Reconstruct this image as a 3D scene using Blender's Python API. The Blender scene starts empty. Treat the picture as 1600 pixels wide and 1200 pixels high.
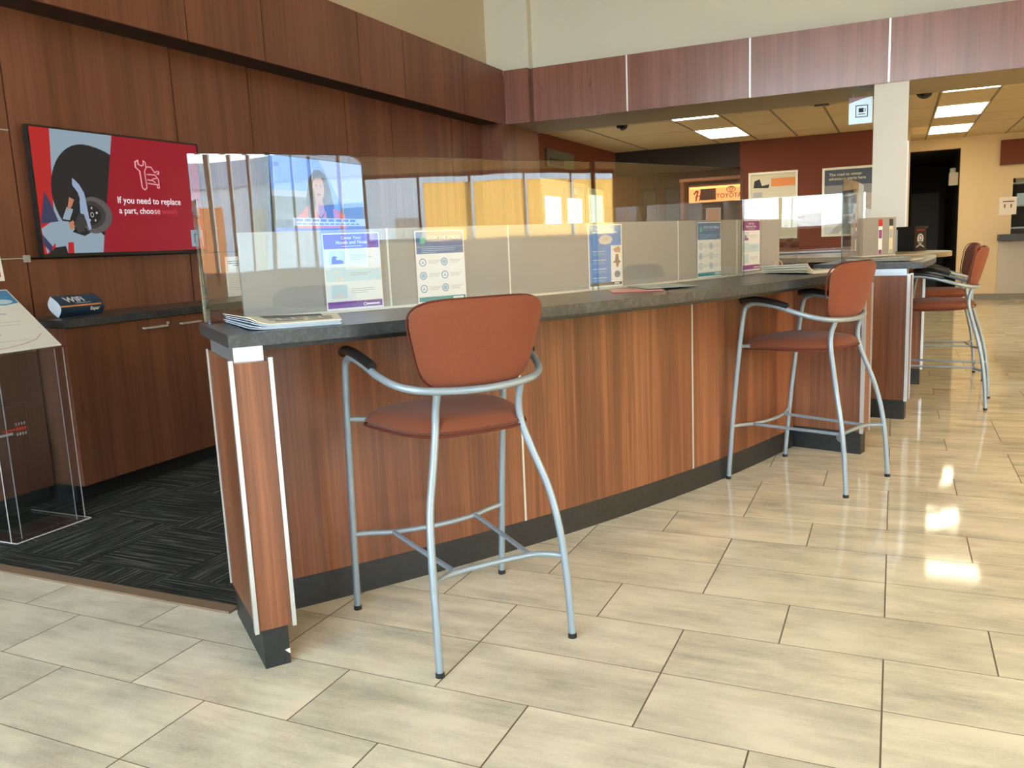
import bpy, bmesh, math, random
from mathutils import Vector, Matrix
random.seed(7)
C = bpy.context.scene.collection
SC = bpy.context.scene
PI = math.pi

# ---------------------------------------------------------------- camera
F_PX, YAW, PITCH, ROLL, EYE = 1305.73, .43212, .16344, .04487, 1.295
cd = bpy.data.cameras.new('camera'); cam = bpy.data.objects.new('camera', cd); C.objects.link(cam)
cd.sensor_width = 36; cd.lens = F_PX / 1600 * 36; cd.clip_start = .05; cd.clip_end = 300
fw = Vector((-math.sin(YAW)*math.cos(PITCH), math.cos(YAW)*math.cos(PITCH), -math.sin(PITCH)))
rt = Vector((math.cos(YAW), math.sin(YAW), 0)); dn = fw.cross(rt)
r2 = rt*math.cos(ROLL) + dn*math.sin(ROLL); d2 = -rt*math.sin(ROLL) + dn*math.cos(ROLL)
m = Matrix((r2, -d2, -fw)).transposed().to_4x4(); m.translation = (0, 0, EYE)
cam.matrix_world = m; SC.camera = cam

# ---------------------------------------------------------------- light and exposure
SC.view_settings.view_transform = 'Standard'; SC.view_settings.look = 'None'
SC.view_settings.gamma = 1; SC.view_settings.use_curve_mapping = False
SC.view_settings.exposure = 0.60
try:
    SC.cycles.use_denoising = True
    SC.cycles.max_bounces = 10; SC.cycles.diffuse_bounces = 5; SC.cycles.glossy_bounces = 5
    SC.cycles.transparent_max_bounces = 24; SC.cycles.transmission_bounces = 6
    SC.cycles.sample_clamp_indirect = 6
except Exception: pass
w = bpy.data.worlds.new('sky'); SC.world = w; w.use_nodes = True
nt = w.node_tree; nt.nodes.clear()
wo = nt.nodes.new('ShaderNodeOutputWorld'); bg = nt.nodes.new('ShaderNodeBackground')
tc = nt.nodes.new('ShaderNodeTexCoord'); sx = nt.nodes.new('ShaderNodeSeparateXYZ'); cr = nt.nodes.new('ShaderNodeValToRGB')
nt.links.new(tc.outputs['Generated'], sx.inputs[0]); nt.links.new(sx.outputs['Z'], cr.inputs[0])
cr.color_ramp.elements[0].position = 0.0; cr.color_ramp.elements[0].color = (.96, .97, 1, 1)
cr.color_ramp.elements[1].position = .6; cr.color_ramp.elements[1].color = (.50, .72, 1, 1)
nt.links.new(cr.outputs[0], bg.inputs[0]); bg.inputs[1].default_value = 12.0
nt.links.new(bg.outputs[0], wo.inputs[0])

sl_ = bpy.data.lights.new('sun', 'SUN'); sl_.energy = 22; sl_.color = (1, .90, .74); sl_.angle = .02
so_ = bpy.data.objects.new('sun', sl_); C.objects.link(so_); so_.rotation_euler = Vector((.80, .42, .47)).to_track_quat('Z', 'Y').to_euler()
def portal(name, loc, rot, sx_, sy_):
    l = bpy.data.lights.new(name, 'AREA'); l.shape = 'RECTANGLE'; l.size = sx_; l.size_y = sy_
    l.cycles.is_portal = True
    o = bpy.data.objects.new(name, l); o.location = loc; o.rotation_euler = rot; C.objects.link(o)
portal('daylight_portal', (-2.1, -4.93, 1.7), (PI/2, 0, PI), 4.6, 2.0)
portal('daylight_portal', (-.7, -4.93, 4.0), (PI/2, 0, PI), 7.4, 1.9)
portal('daylight_portal', (8.38, 4.25, 1.97), (PI/2, 0, -PI/2), 7.1, 1.1)
portal('daylight_portal', (8.38, -2.05, 2.2), (PI/2, 0, -PI/2), 5.5, 2.4)

# ---------------------------------------------------------------- materials
MATS = {}
def mat(name, col, rough=.5, metal=0, spec=.5, emit=None, es=1.0, coat=0):
    if name in MATS: return MATS[name]
    m = bpy.data.materials.new(name); m.use_nodes = True
    b = m.node_tree.nodes['Principled BSDF']
    b.inputs['Base Color'].default_value = (*col, 1); b.inputs['Roughness'].default_value = rough
    b.inputs['Metallic'].default_value = metal; b.inputs['Specular IOR Level'].default_value = spec
    if coat: b.inputs['Coat Weight'].default_value = coat; b.inputs['Coat Roughness'].default_value = .08
    if emit: b.inputs['Emission Color'].default_value = (*emit, 1); b.inputs['Emission Strength'].default_value = es
    MATS[name] = m; return m
class G:
    "tiny node helper"
    def __init__(s, m): s.t = m.node_tree; s.b = s.t.nodes['Principled BSDF']
    def n(s, ty, **k):
        x = s.t.nodes.new(ty)
        for a, v in k.items(): setattr(x, a, v)
        return x
    def l(s, a, b): s.t.links.new(a, b)
    def math(s, op, a, b=None, c=None):
        x = s.n('ShaderNodeMath', operation=op)
        for i, v in enumerate((a, b, c)):
            if v is None: continue
            if isinstance(v, (int, float)): x.inputs[i].default_value = v
            else: s.l(v, x.inputs[i])
        return x.outputs[0]
    def mix(s, f, a, b, blend='MIX'):
        x = s.n('ShaderNodeMix', data_type='RGBA', blend_type=blend)
        for i, v in ((0, f), (6, a), (7, b)):
            if isinstance(v, (int, float)): x.inputs[i].default_value = v
            elif isinstance(v, tuple): x.inputs[i].default_value = (*v, 1)
            else: s.l(v, x.inputs[i])
        return x.outputs[2]
    def coord(s, scale=(1,1,1), rot=(0,0,0), loc=(0,0,0)):
        t = s.n('ShaderNodeTexCoord'); mp = s.n('ShaderNodeMapping')
        mp.inputs['Scale'].default_value = scale; mp.inputs['Rotation'].default_value = rot; mp.inputs['Location'].default_value = loc
        s.l(t.outputs['Object'], mp.inputs[0]); return mp.outputs[0]
    def noise(s, vec, scale, detail=4, rough=.55, dist=0):
        x = s.n('ShaderNodeTexNoise'); x.inputs['Scale'].default_value = scale; x.inputs['Detail'].default_value = detail
        x.inputs['Roughness'].default_value = rough; x.inputs['Distortion'].default_value = dist
        if vec is not None: s.l(vec, x.inputs['Vector'])
        return x.outputs['Fac']
    def ramp(s, f, *st):
        x = s.n('ShaderNodeValToRGB'); e = x.color_ramp.elements
        while len(e) < len(st): e.new(.5)
        for el, (p, c) in zip(e, st): el.position = p; el.color = (*c, 1) if len(c) == 3 else c
        s.l(f, x.inputs[0]); return x.outputs[0]
    def bump(s, h, st=.2, d=.002):
        x = s.n('ShaderNodeBump'); x.inputs['Strength'].default_value = st; x.inputs['Distance'].default_value = d
        s.l(h, x.inputs['Height']); s.l(x.outputs[0], s.b.inputs['Normal'])

def wood(name, dark, mid, light, rough=.33, spec=.5):
    m = mat(name, mid, rough, spec=spec); g = G(m)
    a = g.noise(g.coord((9, 9, .35)), 1.0, 6, .6, .6)
    b = g.noise(g.coord((55, 55, 1.2)), 1.0, 4, .6)
    c = g.noise(g.coord((2.6, 2.6, .12)), 1.0, 2, .5)
    k = g.noise(g.coord((14, 14, 2.5)), 1.0, 3, .7)
    d = g.noise(g.coord((130, 130, .8)), 1.0, 3, .6)
    f = g.math('ADD', g.math('MULTIPLY', a, .40), g.math('ADD', g.math('MULTIPLY', b, .25), g.math('ADD', g.math('MULTIPLY', c, .27), g.math('MULTIPLY', d, .16))))
    col = g.ramp(f, (.40, dark), (.53, mid), (.66, light))
    kn = g.ramp(k, (.66, (1, 1, 1)), (.76, (.55, .5, .5)))
    g.l(g.mix(1.0, col, kn, 'MULTIPLY'), g.b.inputs['Base Color'])
    g.bump(b, .05, .001)
    return m
W_CTR = wood('cherry_wood_laminate', (.080, .027, .012), (.175, .063, .028), (.33, .130, .060), .38)
W_WALL = wood('dark_cherry_wall_laminate', (.115, .040, .021), (.18, .066, .034), (.24, .095, .052), .36)
W_ALC = wood('dark_walnut_laminate', (.05, .018, .01), (.085, .032, .018), (.13, .05, .03), .4)
SLATE = mat('slate_laminate', (.05, .056, .06), .3); g = G(SLATE)
f = g.noise(g.coord((1,1,1)), 60, 6, .7); f2 = g.noise(g.coord((1,1,1)), 9, 4, .6)
g.l(g.ramp(g.math('ADD', g.math('MULTIPLY', f, .6), g.math('MULTIPLY', f2, .4)), (.38, (.022, .026, .029)), (.52, (.042, .049, .054)), (.68, (.09, .10, .105))), g.b.inputs['Base Color'])
KICK = mat('black_slate_kickboard', (.02, .024, .026), .45); g = G(KICK)
g.l(g.ramp(g.noise(g.coord(), 45, 6, .7), (.35, (.008, .010, .011)), (.65, (.019, .022, .024))), g.b.inputs['Base Color'])
ALU = mat('brushed_aluminium', (.62, .65, .65), .3, .75)
ALUP = mat('polished_aluminium_block', (.60, .68, .74), .28, .8)
ALU2 = mat('matte_aluminium', (.6, .62, .62), .45, .6)
SILV = mat('silver_powdercoat', (.29, .355, .41), .36, .35)
BLKP = mat('black_plastic', (.012, .012, .013), .38)
BLKM = mat('black_rubber', (.01, .01, .01), .7)
WHITE = mat('white_plastic', (.8, .8, .8), .4)
FAB = mat('rust_fabric', (.36, .085, .038), .9, spec=.2); g = G(FAB)
wv = g.noise(g.coord(), 420, 2, .5); g.l(g.mix(wv, (.155, .042, .019), (.25, .073, .034)), g.b.inputs['Base Color']); g.bump(wv, .25, .001)
g.b.inputs['Sheen Weight'].default_value = .08; g.b.inputs['Sheen Roughness'].default_value = .5
FABD = mat('rust_piping', (.12, .028, .014), .9, spec=.2)
CREAM = mat('cream_wall_paint', (.62, .55, .42), .75, spec=.25)
HWALL = mat('pale_grey_wall_paint', (.70, .68, .58), .75, spec=.25)
YWALL = mat('warm_beige_wall_paint', (.70, .56, .35), .7, spec=.25)
RUST = mat('rust_wall_paint', (.17, .048, .028), .75, spec=.25)
COLW = mat('white_column_paint', (.74, .76, .74), .6, spec=.3)
BEAM = mat('taupe_beam_paint', (.36, .30, .20), .7, spec=.25)
TILEC = mat('ceiling_tile', (.62, .52, .36), .9, spec=.1); g = G(TILEC)
g.l(g.mix(g.noise(g.coord(), 90, 3, .6), (.60, .47, .27), (.70, .57, .36)), g.b.inputs['Base Color'])
TBAR = mat('ceiling_grid_metal', (.22, .17, .10), .6)
LAMP = mat('lit_diffuser', (1, 1, 1), .5, emit=(1.0, .86, .60), es=7.0)
LAMPW = mat('warm_lit_diffuser', (1, 1, 1), .5, emit=(1.0, .74, .38), es=20.0)
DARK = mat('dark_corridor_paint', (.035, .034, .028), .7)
GREY = mat('grey_metal', (.30, .31, .31), .4, .4)
PAPER = mat('paper', (.92, .95, .99), .5)
NEWS = mat('newsprint', (.72, .68, .56), .85, spec=.1)
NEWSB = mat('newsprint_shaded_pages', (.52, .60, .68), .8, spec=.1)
INK = mat('black_ink', (.03, .03, .035), .6)
GREYINK = mat('grey_ink', (.42, .43, .46), .6)
PURP = mat('purple_ink', (.19, .06, .40), .45)
PURP2 = mat('violet_ink', (.26, .045, .27), .45)
BLUE = mat('blue_ink', (.035, .15, .42), .45)
TEAL = mat('teal_ink', (.02, .28, .36), .45)
SKYB = mat('sky_blue_ink', (.06, .27, .76), .45)
PALEB = mat('pale_blue_ink', (.62, .82, .93), .5)
LBLUE = mat('light_blue_ink', (.30, .58, .80), .5)
RED = mat('red_ink', (.55, .02, .03), .5)
ORNG = mat('orange_ink', (.80, .27, .07), .5)
NAVY = mat('navy_ink', (.015, .045, .085), .45)
SKIN = mat('skin_tone_ink', (.55, .30, .20), .5)
CORAL = mat('coral_ink', (.72, .16, .10), .5)
SAND = mat('cream_ink', (.72, .66, .48), .6)
TAN = mat('tan_ink', (.48, .38, .28), .6)

def clear(name, ior=1.49, tint=(1, 1, 1), wavy=0, boost=1.0, wscale=3.0):
    m = bpy.data.materials.new(name); m.use_nodes = True; t = m.node_tree; t.nodes.clear()
    o = t.nodes.new('ShaderNodeOutputMaterial'); mx = t.nodes.new('ShaderNodeMixShader')
    tr = t.nodes.new('ShaderNodeBsdfTransparent'); tr.inputs[0].default_value = (*tint, 1)
    gl = t.nodes.new('ShaderNodeBsdfGlossy'); gl.inputs['Roughness'].default_value = 0.0
    fr = t.nodes.new('ShaderNodeFresnel'); ge = t.nodes.new('ShaderNodeNewGeometry')
    io = t.nodes.new('ShaderNodeMix'); io.inputs[2].default_value = ior; io.inputs[3].default_value = 1/ior   # same reflectance on both faces
    t.links.new(ge.outputs['Backfacing'], io.inputs[0]); t.links.new(io.outputs[0], fr.inputs[0])
    k = t.nodes.new('ShaderNodeMath'); k.operation = 'MULTIPLY'; k.inputs[1].default_value = boost; k.use_clamp = True
    t.links.new(fr.outputs[0], k.inputs[0]); t.links.new(k.outputs[0], mx.inputs[0])
    t.links.new(tr.outputs[0], mx.inputs[1]); t.links.new(gl.outputs[0], mx.inputs[2]); t.links.new(mx.outputs[0], o.inputs[0])
    if wavy:
        c = t.nodes.new('ShaderNodeTexCoord'); mp = t.nodes.new('ShaderNodeMapping'); mp.inputs['Scale'].default_value = (wscale, wscale, wscale*.12)
        nz = t.nodes.new('ShaderNodeTexNoise'); nz.inputs['Scale'].default_value = 1.0; nz.inputs['Detail'].default_value = 1
        bp = t.nodes.new('ShaderNodeBump'); bp.inputs['Strength'].default_value = 1.0; bp.inputs['Distance'].default_value = wavy
        t.links.new(c.outputs['Object'], mp.inputs[0]); t.links.new(mp.outputs[0], nz.inputs['Vector'])
        t.links.new(nz.outputs['Fac'], bp.inputs['Height']); t.links.new(bp.outputs[0], gl.inputs['Normal'])
    MATS[name] = m; return m
ACR = clear('clear_acrylic', 1.49, (.97, .985, .98), .0035, 1.3)
ACRE = clear('acrylic_polished_edge', 1.49, (.72, .84, .88), 0, 2.0)
ACRK = clear('kiosk_acrylic', 1.49, (.93, .95, .96), .002, 1.3)
SLEEVE = clear('plastic_sleeve', 1.45, (.98, .98, .98), .0015, 1.0, 14)
PANE = clear('window_glass', 1.45, (.95, .98, .97), 0, 1.0)
FROST = mat('taupe_frosted_panel', (.32, .305, .295), .5, spec=.35)
SHADE = mat('yellow_roller_shade', (.85, .66, .34), .8); g = G(SHADE)
tl = g.n('ShaderNodeBsdfTranslucent'); tl.inputs[0].default_value = (.95, .74, .40, 1)
ms = g.n('ShaderNodeMixShader'); ms.inputs[0].default_value = .85
g.l(g.b.outputs[0], ms.inputs[1]); g.l(tl.outputs[0], ms.inputs[2])
g.l(ms.outputs[0], [n for n in g.t.nodes if n.type == 'OUTPUT_MATERIAL'][0].inputs[0])

# floor tile: 0.6125 x 0.306 m porcelain, rows 0,3,6.. shifted half a tile
FLOOR = mat('porcelain_tile', (.7, .65, .53), .22); g = G(FLOOR)
t = g.n('ShaderNodeTexCoord'); s = g.n('ShaderNodeSeparateXYZ'); g.l(t.outputs['Object'], s.inputs[0])
TS, TH, TX0, TY0 = .6125, .3060, -.6121, 1.697
v = g.math('DIVIDE', g.math('SUBTRACT', s.outputs['Y'], TY0), TH)
row = g.math('FLOOR', v); fy = g.math('FRACT', v)
m3 = g.math('SUBTRACT', row, g.math('MULTIPLY', g.math('FLOOR', g.math('DIVIDE', g.math('ADD', row, .01), 3.0)), 3.0))
isb = g.math('LESS_THAN', m3, .5)
u = g.math('ADD', g.math('DIVIDE', g.math('SUBTRACT', s.outputs['X'], TX0), TS), g.math('MULTIPLY', isb, .5))
colm = g.math('FLOOR', u); fx = g.math('FRACT', u)
ex = g.math('MULTIPLY', g.math('MINIMUM', fx, g.math('SUBTRACT', 1.0, fx)), TS)
ey = g.math('MULTIPLY', g.math('MINIMUM', fy, g.math('SUBTRACT', 1.0, fy)), TH)
gr = g.math('MAXIMUM', g.math('LESS_THAN', ex, .0024), g.math('LESS_THAN', ey, .0015))
cv = g.n('ShaderNodeCombineXYZ'); g.l(row, cv.inputs[0]); g.l(colm, cv.inputs[1])
wn = g.n('ShaderNodeTexWhiteNoise', noise_dimensions='2D'); g.l(cv.outputs[0], wn.inputs['Vector'])
off = g.n('ShaderNodeVectorMath', operation='SCALE'); g.l(wn.outputs['Color'], off.inputs[0]); off.inputs['Scale'].default_value = 37.0
def tn(scale, sc, det, rough):
    mp = g.n('ShaderNodeMapping'); mp.inputs['Scale'].default_value = scale; g.l(t.outputs['Object'], mp.inputs[0])
    ad = g.n('ShaderNodeVectorMath', operation='ADD'); g.l(mp.outputs[0], ad.inputs[0]); g.l(off.outputs[0], ad.inputs[1])
    return g.noise(ad.outputs[0], sc, det, rough)
streak = tn((1.0, 9, 1), 1.6, 8, .72); speck = tn((14, 42, 1), 7, 5, .8); big = tn((1.3, 2.4, 1), 2.2, 4, .6)
fac = g.math('ADD', g.math('MULTIPLY', streak, .34), g.math('ADD', g.math('MULTIPLY', speck, .24), g.math('MULTIPLY', big, .42)))
base = g.ramp(fac, (.36, (.40, .375, .29)), (.47, (.64, .59, .45)), (.56, (.80, .735, .57)), (.66, (.86, .79, .62)))
base = g.mix(g.math('MULTIPLY', wn.outputs['Value'], .10), base, (.46, .42, .34))
col = g.mix(gr, base, (.13, .095, .06))
g.l(col, g.b.inputs['Base Color'])
g.l(g.math('ADD', .065, g.math('MULTIPLY', gr, .5)), g.b.inputs['Roughness'])
g.b.inputs['Specular IOR Level'].default_value = .32
g.bump(g.math('SUBTRACT', 1.0, gr), .3, .001)

# carpet tile: 0.5 m, stripes turned a quarter on every other tile
CARP = mat('charcoal_carpet', (.04, .042, .04), .95, spec=.1); g = G(CARP)
t = g.n('ShaderNodeTexCoord'); s = g.n('ShaderNodeSeparateXYZ'); g.l(t.outputs['Object'], s.inputs[0])
ck = g.math('ABSOLUTE', g.math('MODULO', g.math('ADD', g.math('FLOOR', g.math('DIVIDE', g.math('ADD', s.outputs['X'], 20.2), .5)), g.math('FLOOR', g.math('DIVIDE', g.math('ADD', s.outputs['Y'], 20.1), .5))), 2.0))
def str_(scale):
    mp = g.n('ShaderNodeMapping'); mp.inputs['Scale'].default_value = scale; g.l(t.outputs['Object'], mp.inputs[0])
    return g.noise(mp.outputs[0], 1.0, 3, .6)
sa = g.math('ADD', g.math('MULTIPLY', str_((70, 2.2, 1)), .75), g.math('MULTIPLY', str_((190, 9, 1)), .3))
sb = g.math('ADD', g.math('MULTIPLY', str_((2.2, 70, 1)), .75), g.math('MULTIPLY', str_((9, 190, 1)), .3))
mxx = g.mix(ck, sa, sb)
g.l(g.ramp(mxx, (.44, (.019, .020, .018)), (.55, (.042, .043, .038)), (.66, (.15, .15, .13))), g.b.inputs['Base Color'])
g.bump(mxx, .5, .003)

# ---------------------------------------------------------------- mesh helpers
def bx(bm, x0, x1, y0, y1, z0, z1, mi=0):
    vs = [bm.verts.new(p) for p in ((x0,y0,z0),(x1,y0,z0),(x1,y1,z0),(x0,y1,z0),(x0,y0,z1),(x1,y0,z1),(x1,y1,z1),(x0,y1,z1))]
    for q in ((0,3,2,1),(4,5,6,7),(0,1,5,4),(1,2,6,5),(2,3,7,6),(3,0,4,7)):
        f = bm.faces.new([vs[i] for i in q]); f.material_index = mi
def quad(bm, pts, mi=0):
    f = bm.faces.new([bm.verts.new(p) for p in pts]); f.material_index = mi; return f
def prism(bm, pts, vec, mi=0):
    "extrude a polygon (list of 3d points) by vec"
    v = Vector(vec); a = [bm.verts.new(p) for p in pts]; b = [bm.verts.new(Vector(p)+v) for p in pts]
    n = len(a)
    bm.faces.new(a).material_index = mi; bm.faces.new(b[::-1]).material_index = mi
    for i in range(n): bm.faces.new((a[i], b[i], b[(i+1)%n], a[(i+1)%n])).material_index = mi
def tube(bm, pts, r=.0125, seg=10, sub=6, closed=False, mi=0):
    P = [Vector(p) for p in pts]
    if sub > 1 and len(P) > 2:
        Q = []
        n = len(P)
        rng = range(n) if closed else range(n-1)
        for i in rng:
            p1, p2 = P[i], P[(i+1)%n]
            p0 = P[i-1] if (i > 0 or closed) else p1*2-p2
            p3 = P[(i+2)%n] if (i < n-2 or closed) else p2*2-p1
            for k in range(sub):
                t = k/sub
                Q.append(.5*((2*p1)+(p2-p0)*t+(2*p0-5*p1+4*p2-p3)*t*t+(3*p1-p0-3*p2+p3)*t**3))
        if not closed: Q.append(P[-1])
        P = Q
    n = len(P); rings = []; up = None
    for i in range(n):
        tg = (P[(i+1)%n]-P[i-1]) if closed or 0 < i < n-1 else (P[1]-P[0] if i == 0 else P[-1]-P[-2])
        tg.normalize()
        if up is None: up = tg.orthogonal().normalized()
        up = (up - tg*up.dot(tg)).normalized(); sd = tg.cross(up)
        rings.append([bm.verts.new(P[i]+(up*math.cos(a)+sd*math.sin(a))*r) for a in [2*PI*j/seg for j in range(seg)]])
    for i in range(n if closed else n-1):
        A, B = rings[i], rings[(i+1)%n]
        for j in range(seg):
            f = bm.faces.new((A[j], A[(j+1)%seg], B[(j+1)%seg], B[j])); f.smooth = True; f.material_index = mi
    if not closed:
        bm.faces.new(rings[0][::-1]).material_index = mi; bm.faces.new(rings[-1]).material_index = mi
def cyl(bm, x, y, z0, z1, r, r1=None, seg=24, mi=0):
    r1 = r if r1 is None else r1
    A = [bm.verts.new((x+r*math.cos(2*PI*i/seg), y+r*math.sin(2*PI*i/seg), z0)) for i in range(seg)]
    B = [bm.verts.new((x+r1*math.cos(2*PI*i/seg), y+r1*math.sin(2*PI*i/seg), z1)) for i in range(seg)]
    for i in range(seg):
        f = bm.faces.new((A[i], A[(i+1)%seg], B[(i+1)%seg], B[i])); f.smooth = seg > 8; f.material_index = mi
    bm.faces.new(A[::-1]).material_index = mi; bm.faces.new(B).material_index = mi
CX, CY = -9.459, 7.806
def pol(r, th, z=0): a = math.radians(th); return Vector((CX+r*math.cos(a), CY+r*math.sin(a), z))
def arc(bm, r0, r1, t0, t1, z0, z1, step=.6, mi=0):
    n = max(1, int(abs(t1-t0)/step)); rows = []
    for i in range(n+1):
        th = t0+(t1-t0)*i/n
        rows.append([bm.verts.new(pol(*p)) for p in ((r0,th,z0),(r1,th,z0),(r1,th,z1),(r0,th,z1))])
    for i in range(n):
        A, B = rows[i], rows[i+1]
        for j in range(4):
            f = bm.faces.new((A[j], A[(j+1)%4], B[(j+1)%4], B[j])); f.material_index = mi
            if j in (1, 3): f.smooth = n > 1
    bm.faces.new(rows[0][::-1]).material_index = mi; bm.faces.new(rows[-1]).material_index = mi
def radbox(bm, r0, r1, th, half, z0, z1, off=0, mi=0):
    "box standing along a radius at angle th; half = half thickness, off = tangential shift in m"
    e = Vector((math.cos(math.radians(th)), math.sin(math.radians(th)), 0)); s = Vector((-e.y, e.x, 0)); o = Vector((CX, CY, 0))
    def P(r, t, z): return o+e*r+s*(t+off)+Vector((0,0,z))
    vs = [bm.verts.new(p) for p in (P(r0,-half,z0),P(r1,-half,z0),P(r1,half,z0),P(r0,half,z0),P(r0,-half,z1),P(r1,-half,z1),P(r1,half,z1),P(r0,half,z1))]
    for q in ((0,3,2,1),(4,5,6,7),(0,1,5,4),(1,2,6,5),(2,3,7,6),(3,0,4,7)):
        bm.faces.new([vs[i] for i in q]).material_index = mi

ORIGIN = {}
def link(name, bm, mats, parent=None, bevel=0, keep=False):
    me = bpy.data.meshes.new(name)
    if bevel: bmesh.ops.bevel(bm, geom=[e for e in bm.edges if e.is_manifold and e.calc_face_angle(0) > .6], offset=bevel, segments=2, affect='EDGES', profile=.6)
    bmesh.ops.recalc_face_normals(bm, faces=[f for f in bm.faces]) if not keep else None
    bm.to_mesh(me); bm.free()
    if any(p.use_smooth for p in me.polygons): me.set_sharp_from_angle(angle=.7)
    for q in (mats if isinstance(mats, (list, tuple)) else [mats]): me.materials.append(q)
    o = bpy.data.objects.new(name, me); C.objects.link(o)
    if parent is not None:
        o.parent = parent
        if parent.name in ORIGIN: o.matrix_parent_inverse = Matrix.Translation(-ORIGIN[parent.name])
    return o
def tag(o, label, cat, group=None):
    o['label'] = label; o['category'] = cat
    if group: o['group'] = group
    return o
def thing(name, label, cat, loc=(0,0,0), group=None, world=True, rz=0):
    "Empty at the thing's base; world=True: its parts are written in world coordinates"
    o = bpy.data.objects.new(name, None); o.empty_display_size = .1; C.objects.link(o); o.location = loc; o.rotation_euler = (0,0,rz)
    if world: ORIGIN[o.name] = Vector(loc)
    return tag(o, label, cat, group)
def struct(name, bm, mats, parent=None, bevel=0):
    o = link(name, bm, mats, parent, bevel)
    if parent is None: o['kind'] = 'structure'
    return o
def one(fn, *a, **k):
    bm = bmesh.new(); fn(bm, *a, **k); return bm
def text(s, size, m, org, right, up, parent, align='LEFT', name='lettering', ext=.0004, off=0, bold=0.0, sx=1.0, fit=None):
    cu = bpy.data.curves.new('t', 'FONT'); cu.body = s; cu.size = size; cu.align_x = align; cu.extrude = ext; cu.offset = bold*size; cu.resolution_u = 3
    to = bpy.data.objects.new('t', cu); C.objects.link(to)
    bpy.context.view_layer.update()
    me = bpy.data.meshes.new_from_object(to.evaluated_get(bpy.context.evaluated_depsgraph_get()))
    C.objects.unlink(to); bpy.data.objects.remove(to); bpy.data.curves.remove(cu)
    if fit:
        xs = [v_.co.x for v_ in me.vertices]; k = fit/(max(xs)-min(xs)); me.transform(Matrix.Diagonal((k, k if sx == 1.0 else sx*k, 1, 1))); sx = 1.0
    r, u_ = Vector(right).normalized(), Vector(up).normalized(); n_ = r.cross(u_)
    M = Matrix((r*sx, u_, n_)).transposed().to_4x4(); M.translation = Vector(org)+n_*off
    me.transform(M); me.materials.clear(); me.materials.append(m); me.name = name
    o = bpy.data.objects.new(name, me); C.objects.link(o)
    if parent is not None:
        o.parent = parent
        if parent.name in ORIGIN: o.matrix_parent_inverse = Matrix.Translation(-ORIGIN[parent.name])
    return o
class Art:
    "flat artwork on a plane: origin, right, up unit vectors; coordinates in fractions of w,h; layers lift .0004 each"
    def __init__(s, org, right, up, w, h, parent):
        s.o, s.r, s.u, s.w, s.h, s.p = Vector(org), Vector(right).normalized(), Vector(up).normalized(), w, h, parent
        s.n = s.r.cross(s.u); s.map = None
    def P(s, x, y, k=0):
        if s.map: x = lerp_table(s.map, x)
        return s.o+s.r*(x*s.w)+s.u*(y*s.h)+s.n*(.0004*k)
    def poly(s, name, polys, m, layer, par=None, thick=.0003, clip=None):
        bm = bmesh.new()
        for pg in polys:
            if clip: pg = cliphp(pg, clip)
            if len(pg) < 3: continue
            prism(bm, [s.P(x, y, layer) for x, y in pg], s.n*thick)
        return link(name, bm, m, par or s.p)
    def text(s, t, size, m, x, y, layer=3, align='LEFT', bold=0.0, par=None, name='lettering', sx=1.0, fit=None):
        return text(t, size, m, s.P(x, y, layer), s.r, s.u, par or s.p, align, name, .0002, bold=bold, sx=sx, fit=fit)
def lerp_table(tb, x):
    for (a, p), (b, q_) in zip(tb, tb[1:]):
        if x <= b: return p+(q_-p)*(x-a)/(b-a)
    return tb[-1][1]+(x-tb[-1][0])
def rect(x0, y0, x1, y1): return [(x0,y0),(x1,y0),(x1,y1),(x0,y1)]
def ell(cx, cy, rx, ry, n=28, a0=0, a1=360): return [(cx+rx*math.cos(math.radians(a0+(a1-a0)*i/n)), cy+ry*math.sin(math.radians(a0+(a1-a0)*i/n))) for i in range(n+(0 if a1-a0 == 360 else 1))]
def cliphp(pg, hp):
    "keep the side a*x+b*y<=c"
    a, b, c = hp; out = []
    for i in range(len(pg)):
        p, q = pg[i-1], pg[i]; dp, dq = a*p[0]+b*p[1]-c, a*q[0]+b*q[1]-c
        if (dp <= 0) != (dq <= 0): t_ = dp/(dp-dq); out.append((p[0]+(q[0]-p[0])*t_, p[1]+(q[1]-p[1])*t_))
        if dq <= 0: out.append(q)
    return out
def ring(cx, cy, rx, ry, w, asp=1.0, n=24):
    "ring as a fan of quads"
    res = []
    for i in range(n):
        a, b = 2*PI*i/n, 2*PI*(i+1)/n; k = 1-w
        res.append([(cx+rx*math.cos(a), cy+ry*math.sin(a)), (cx+rx*math.cos(b), cy+ry*math.sin(b)), (cx+rx*k*math.cos(b), cy+ry*k*math.sin(b)), (cx+rx*k*math.cos(a), cy+ry*k*math.sin(a))])
    return res
def stroke(pts, w, asp=1.0):
    "polyline as quads; asp = w/h of the artwork so the strokes keep their width"
    res = []
    for (x0, y0), (x1, y1) in zip(pts, pts[1:]):
        dx, dy = (x1-x0)*asp, y1-y0; L = math.hypot(dx, dy) or 1; nx, ny = -dy/L*w/2/asp, dx/L*w/2
        ex_, ey_ = dx/L*w/3/asp, dy/L*w/3
        res.append([(x0+nx-ex_, y0+ny-ey_), (x1+nx+ex_, y1+ny+ey_), (x1-nx+ex_, y1-ny+ey_), (x0-nx-ex_, y0-ny-ey_)])
    return res

# ================================================================= SETTING
struct('floor', one(bx, -4.6, 8.6, -5.1, 22, -.1, 0), FLOOR)
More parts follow.
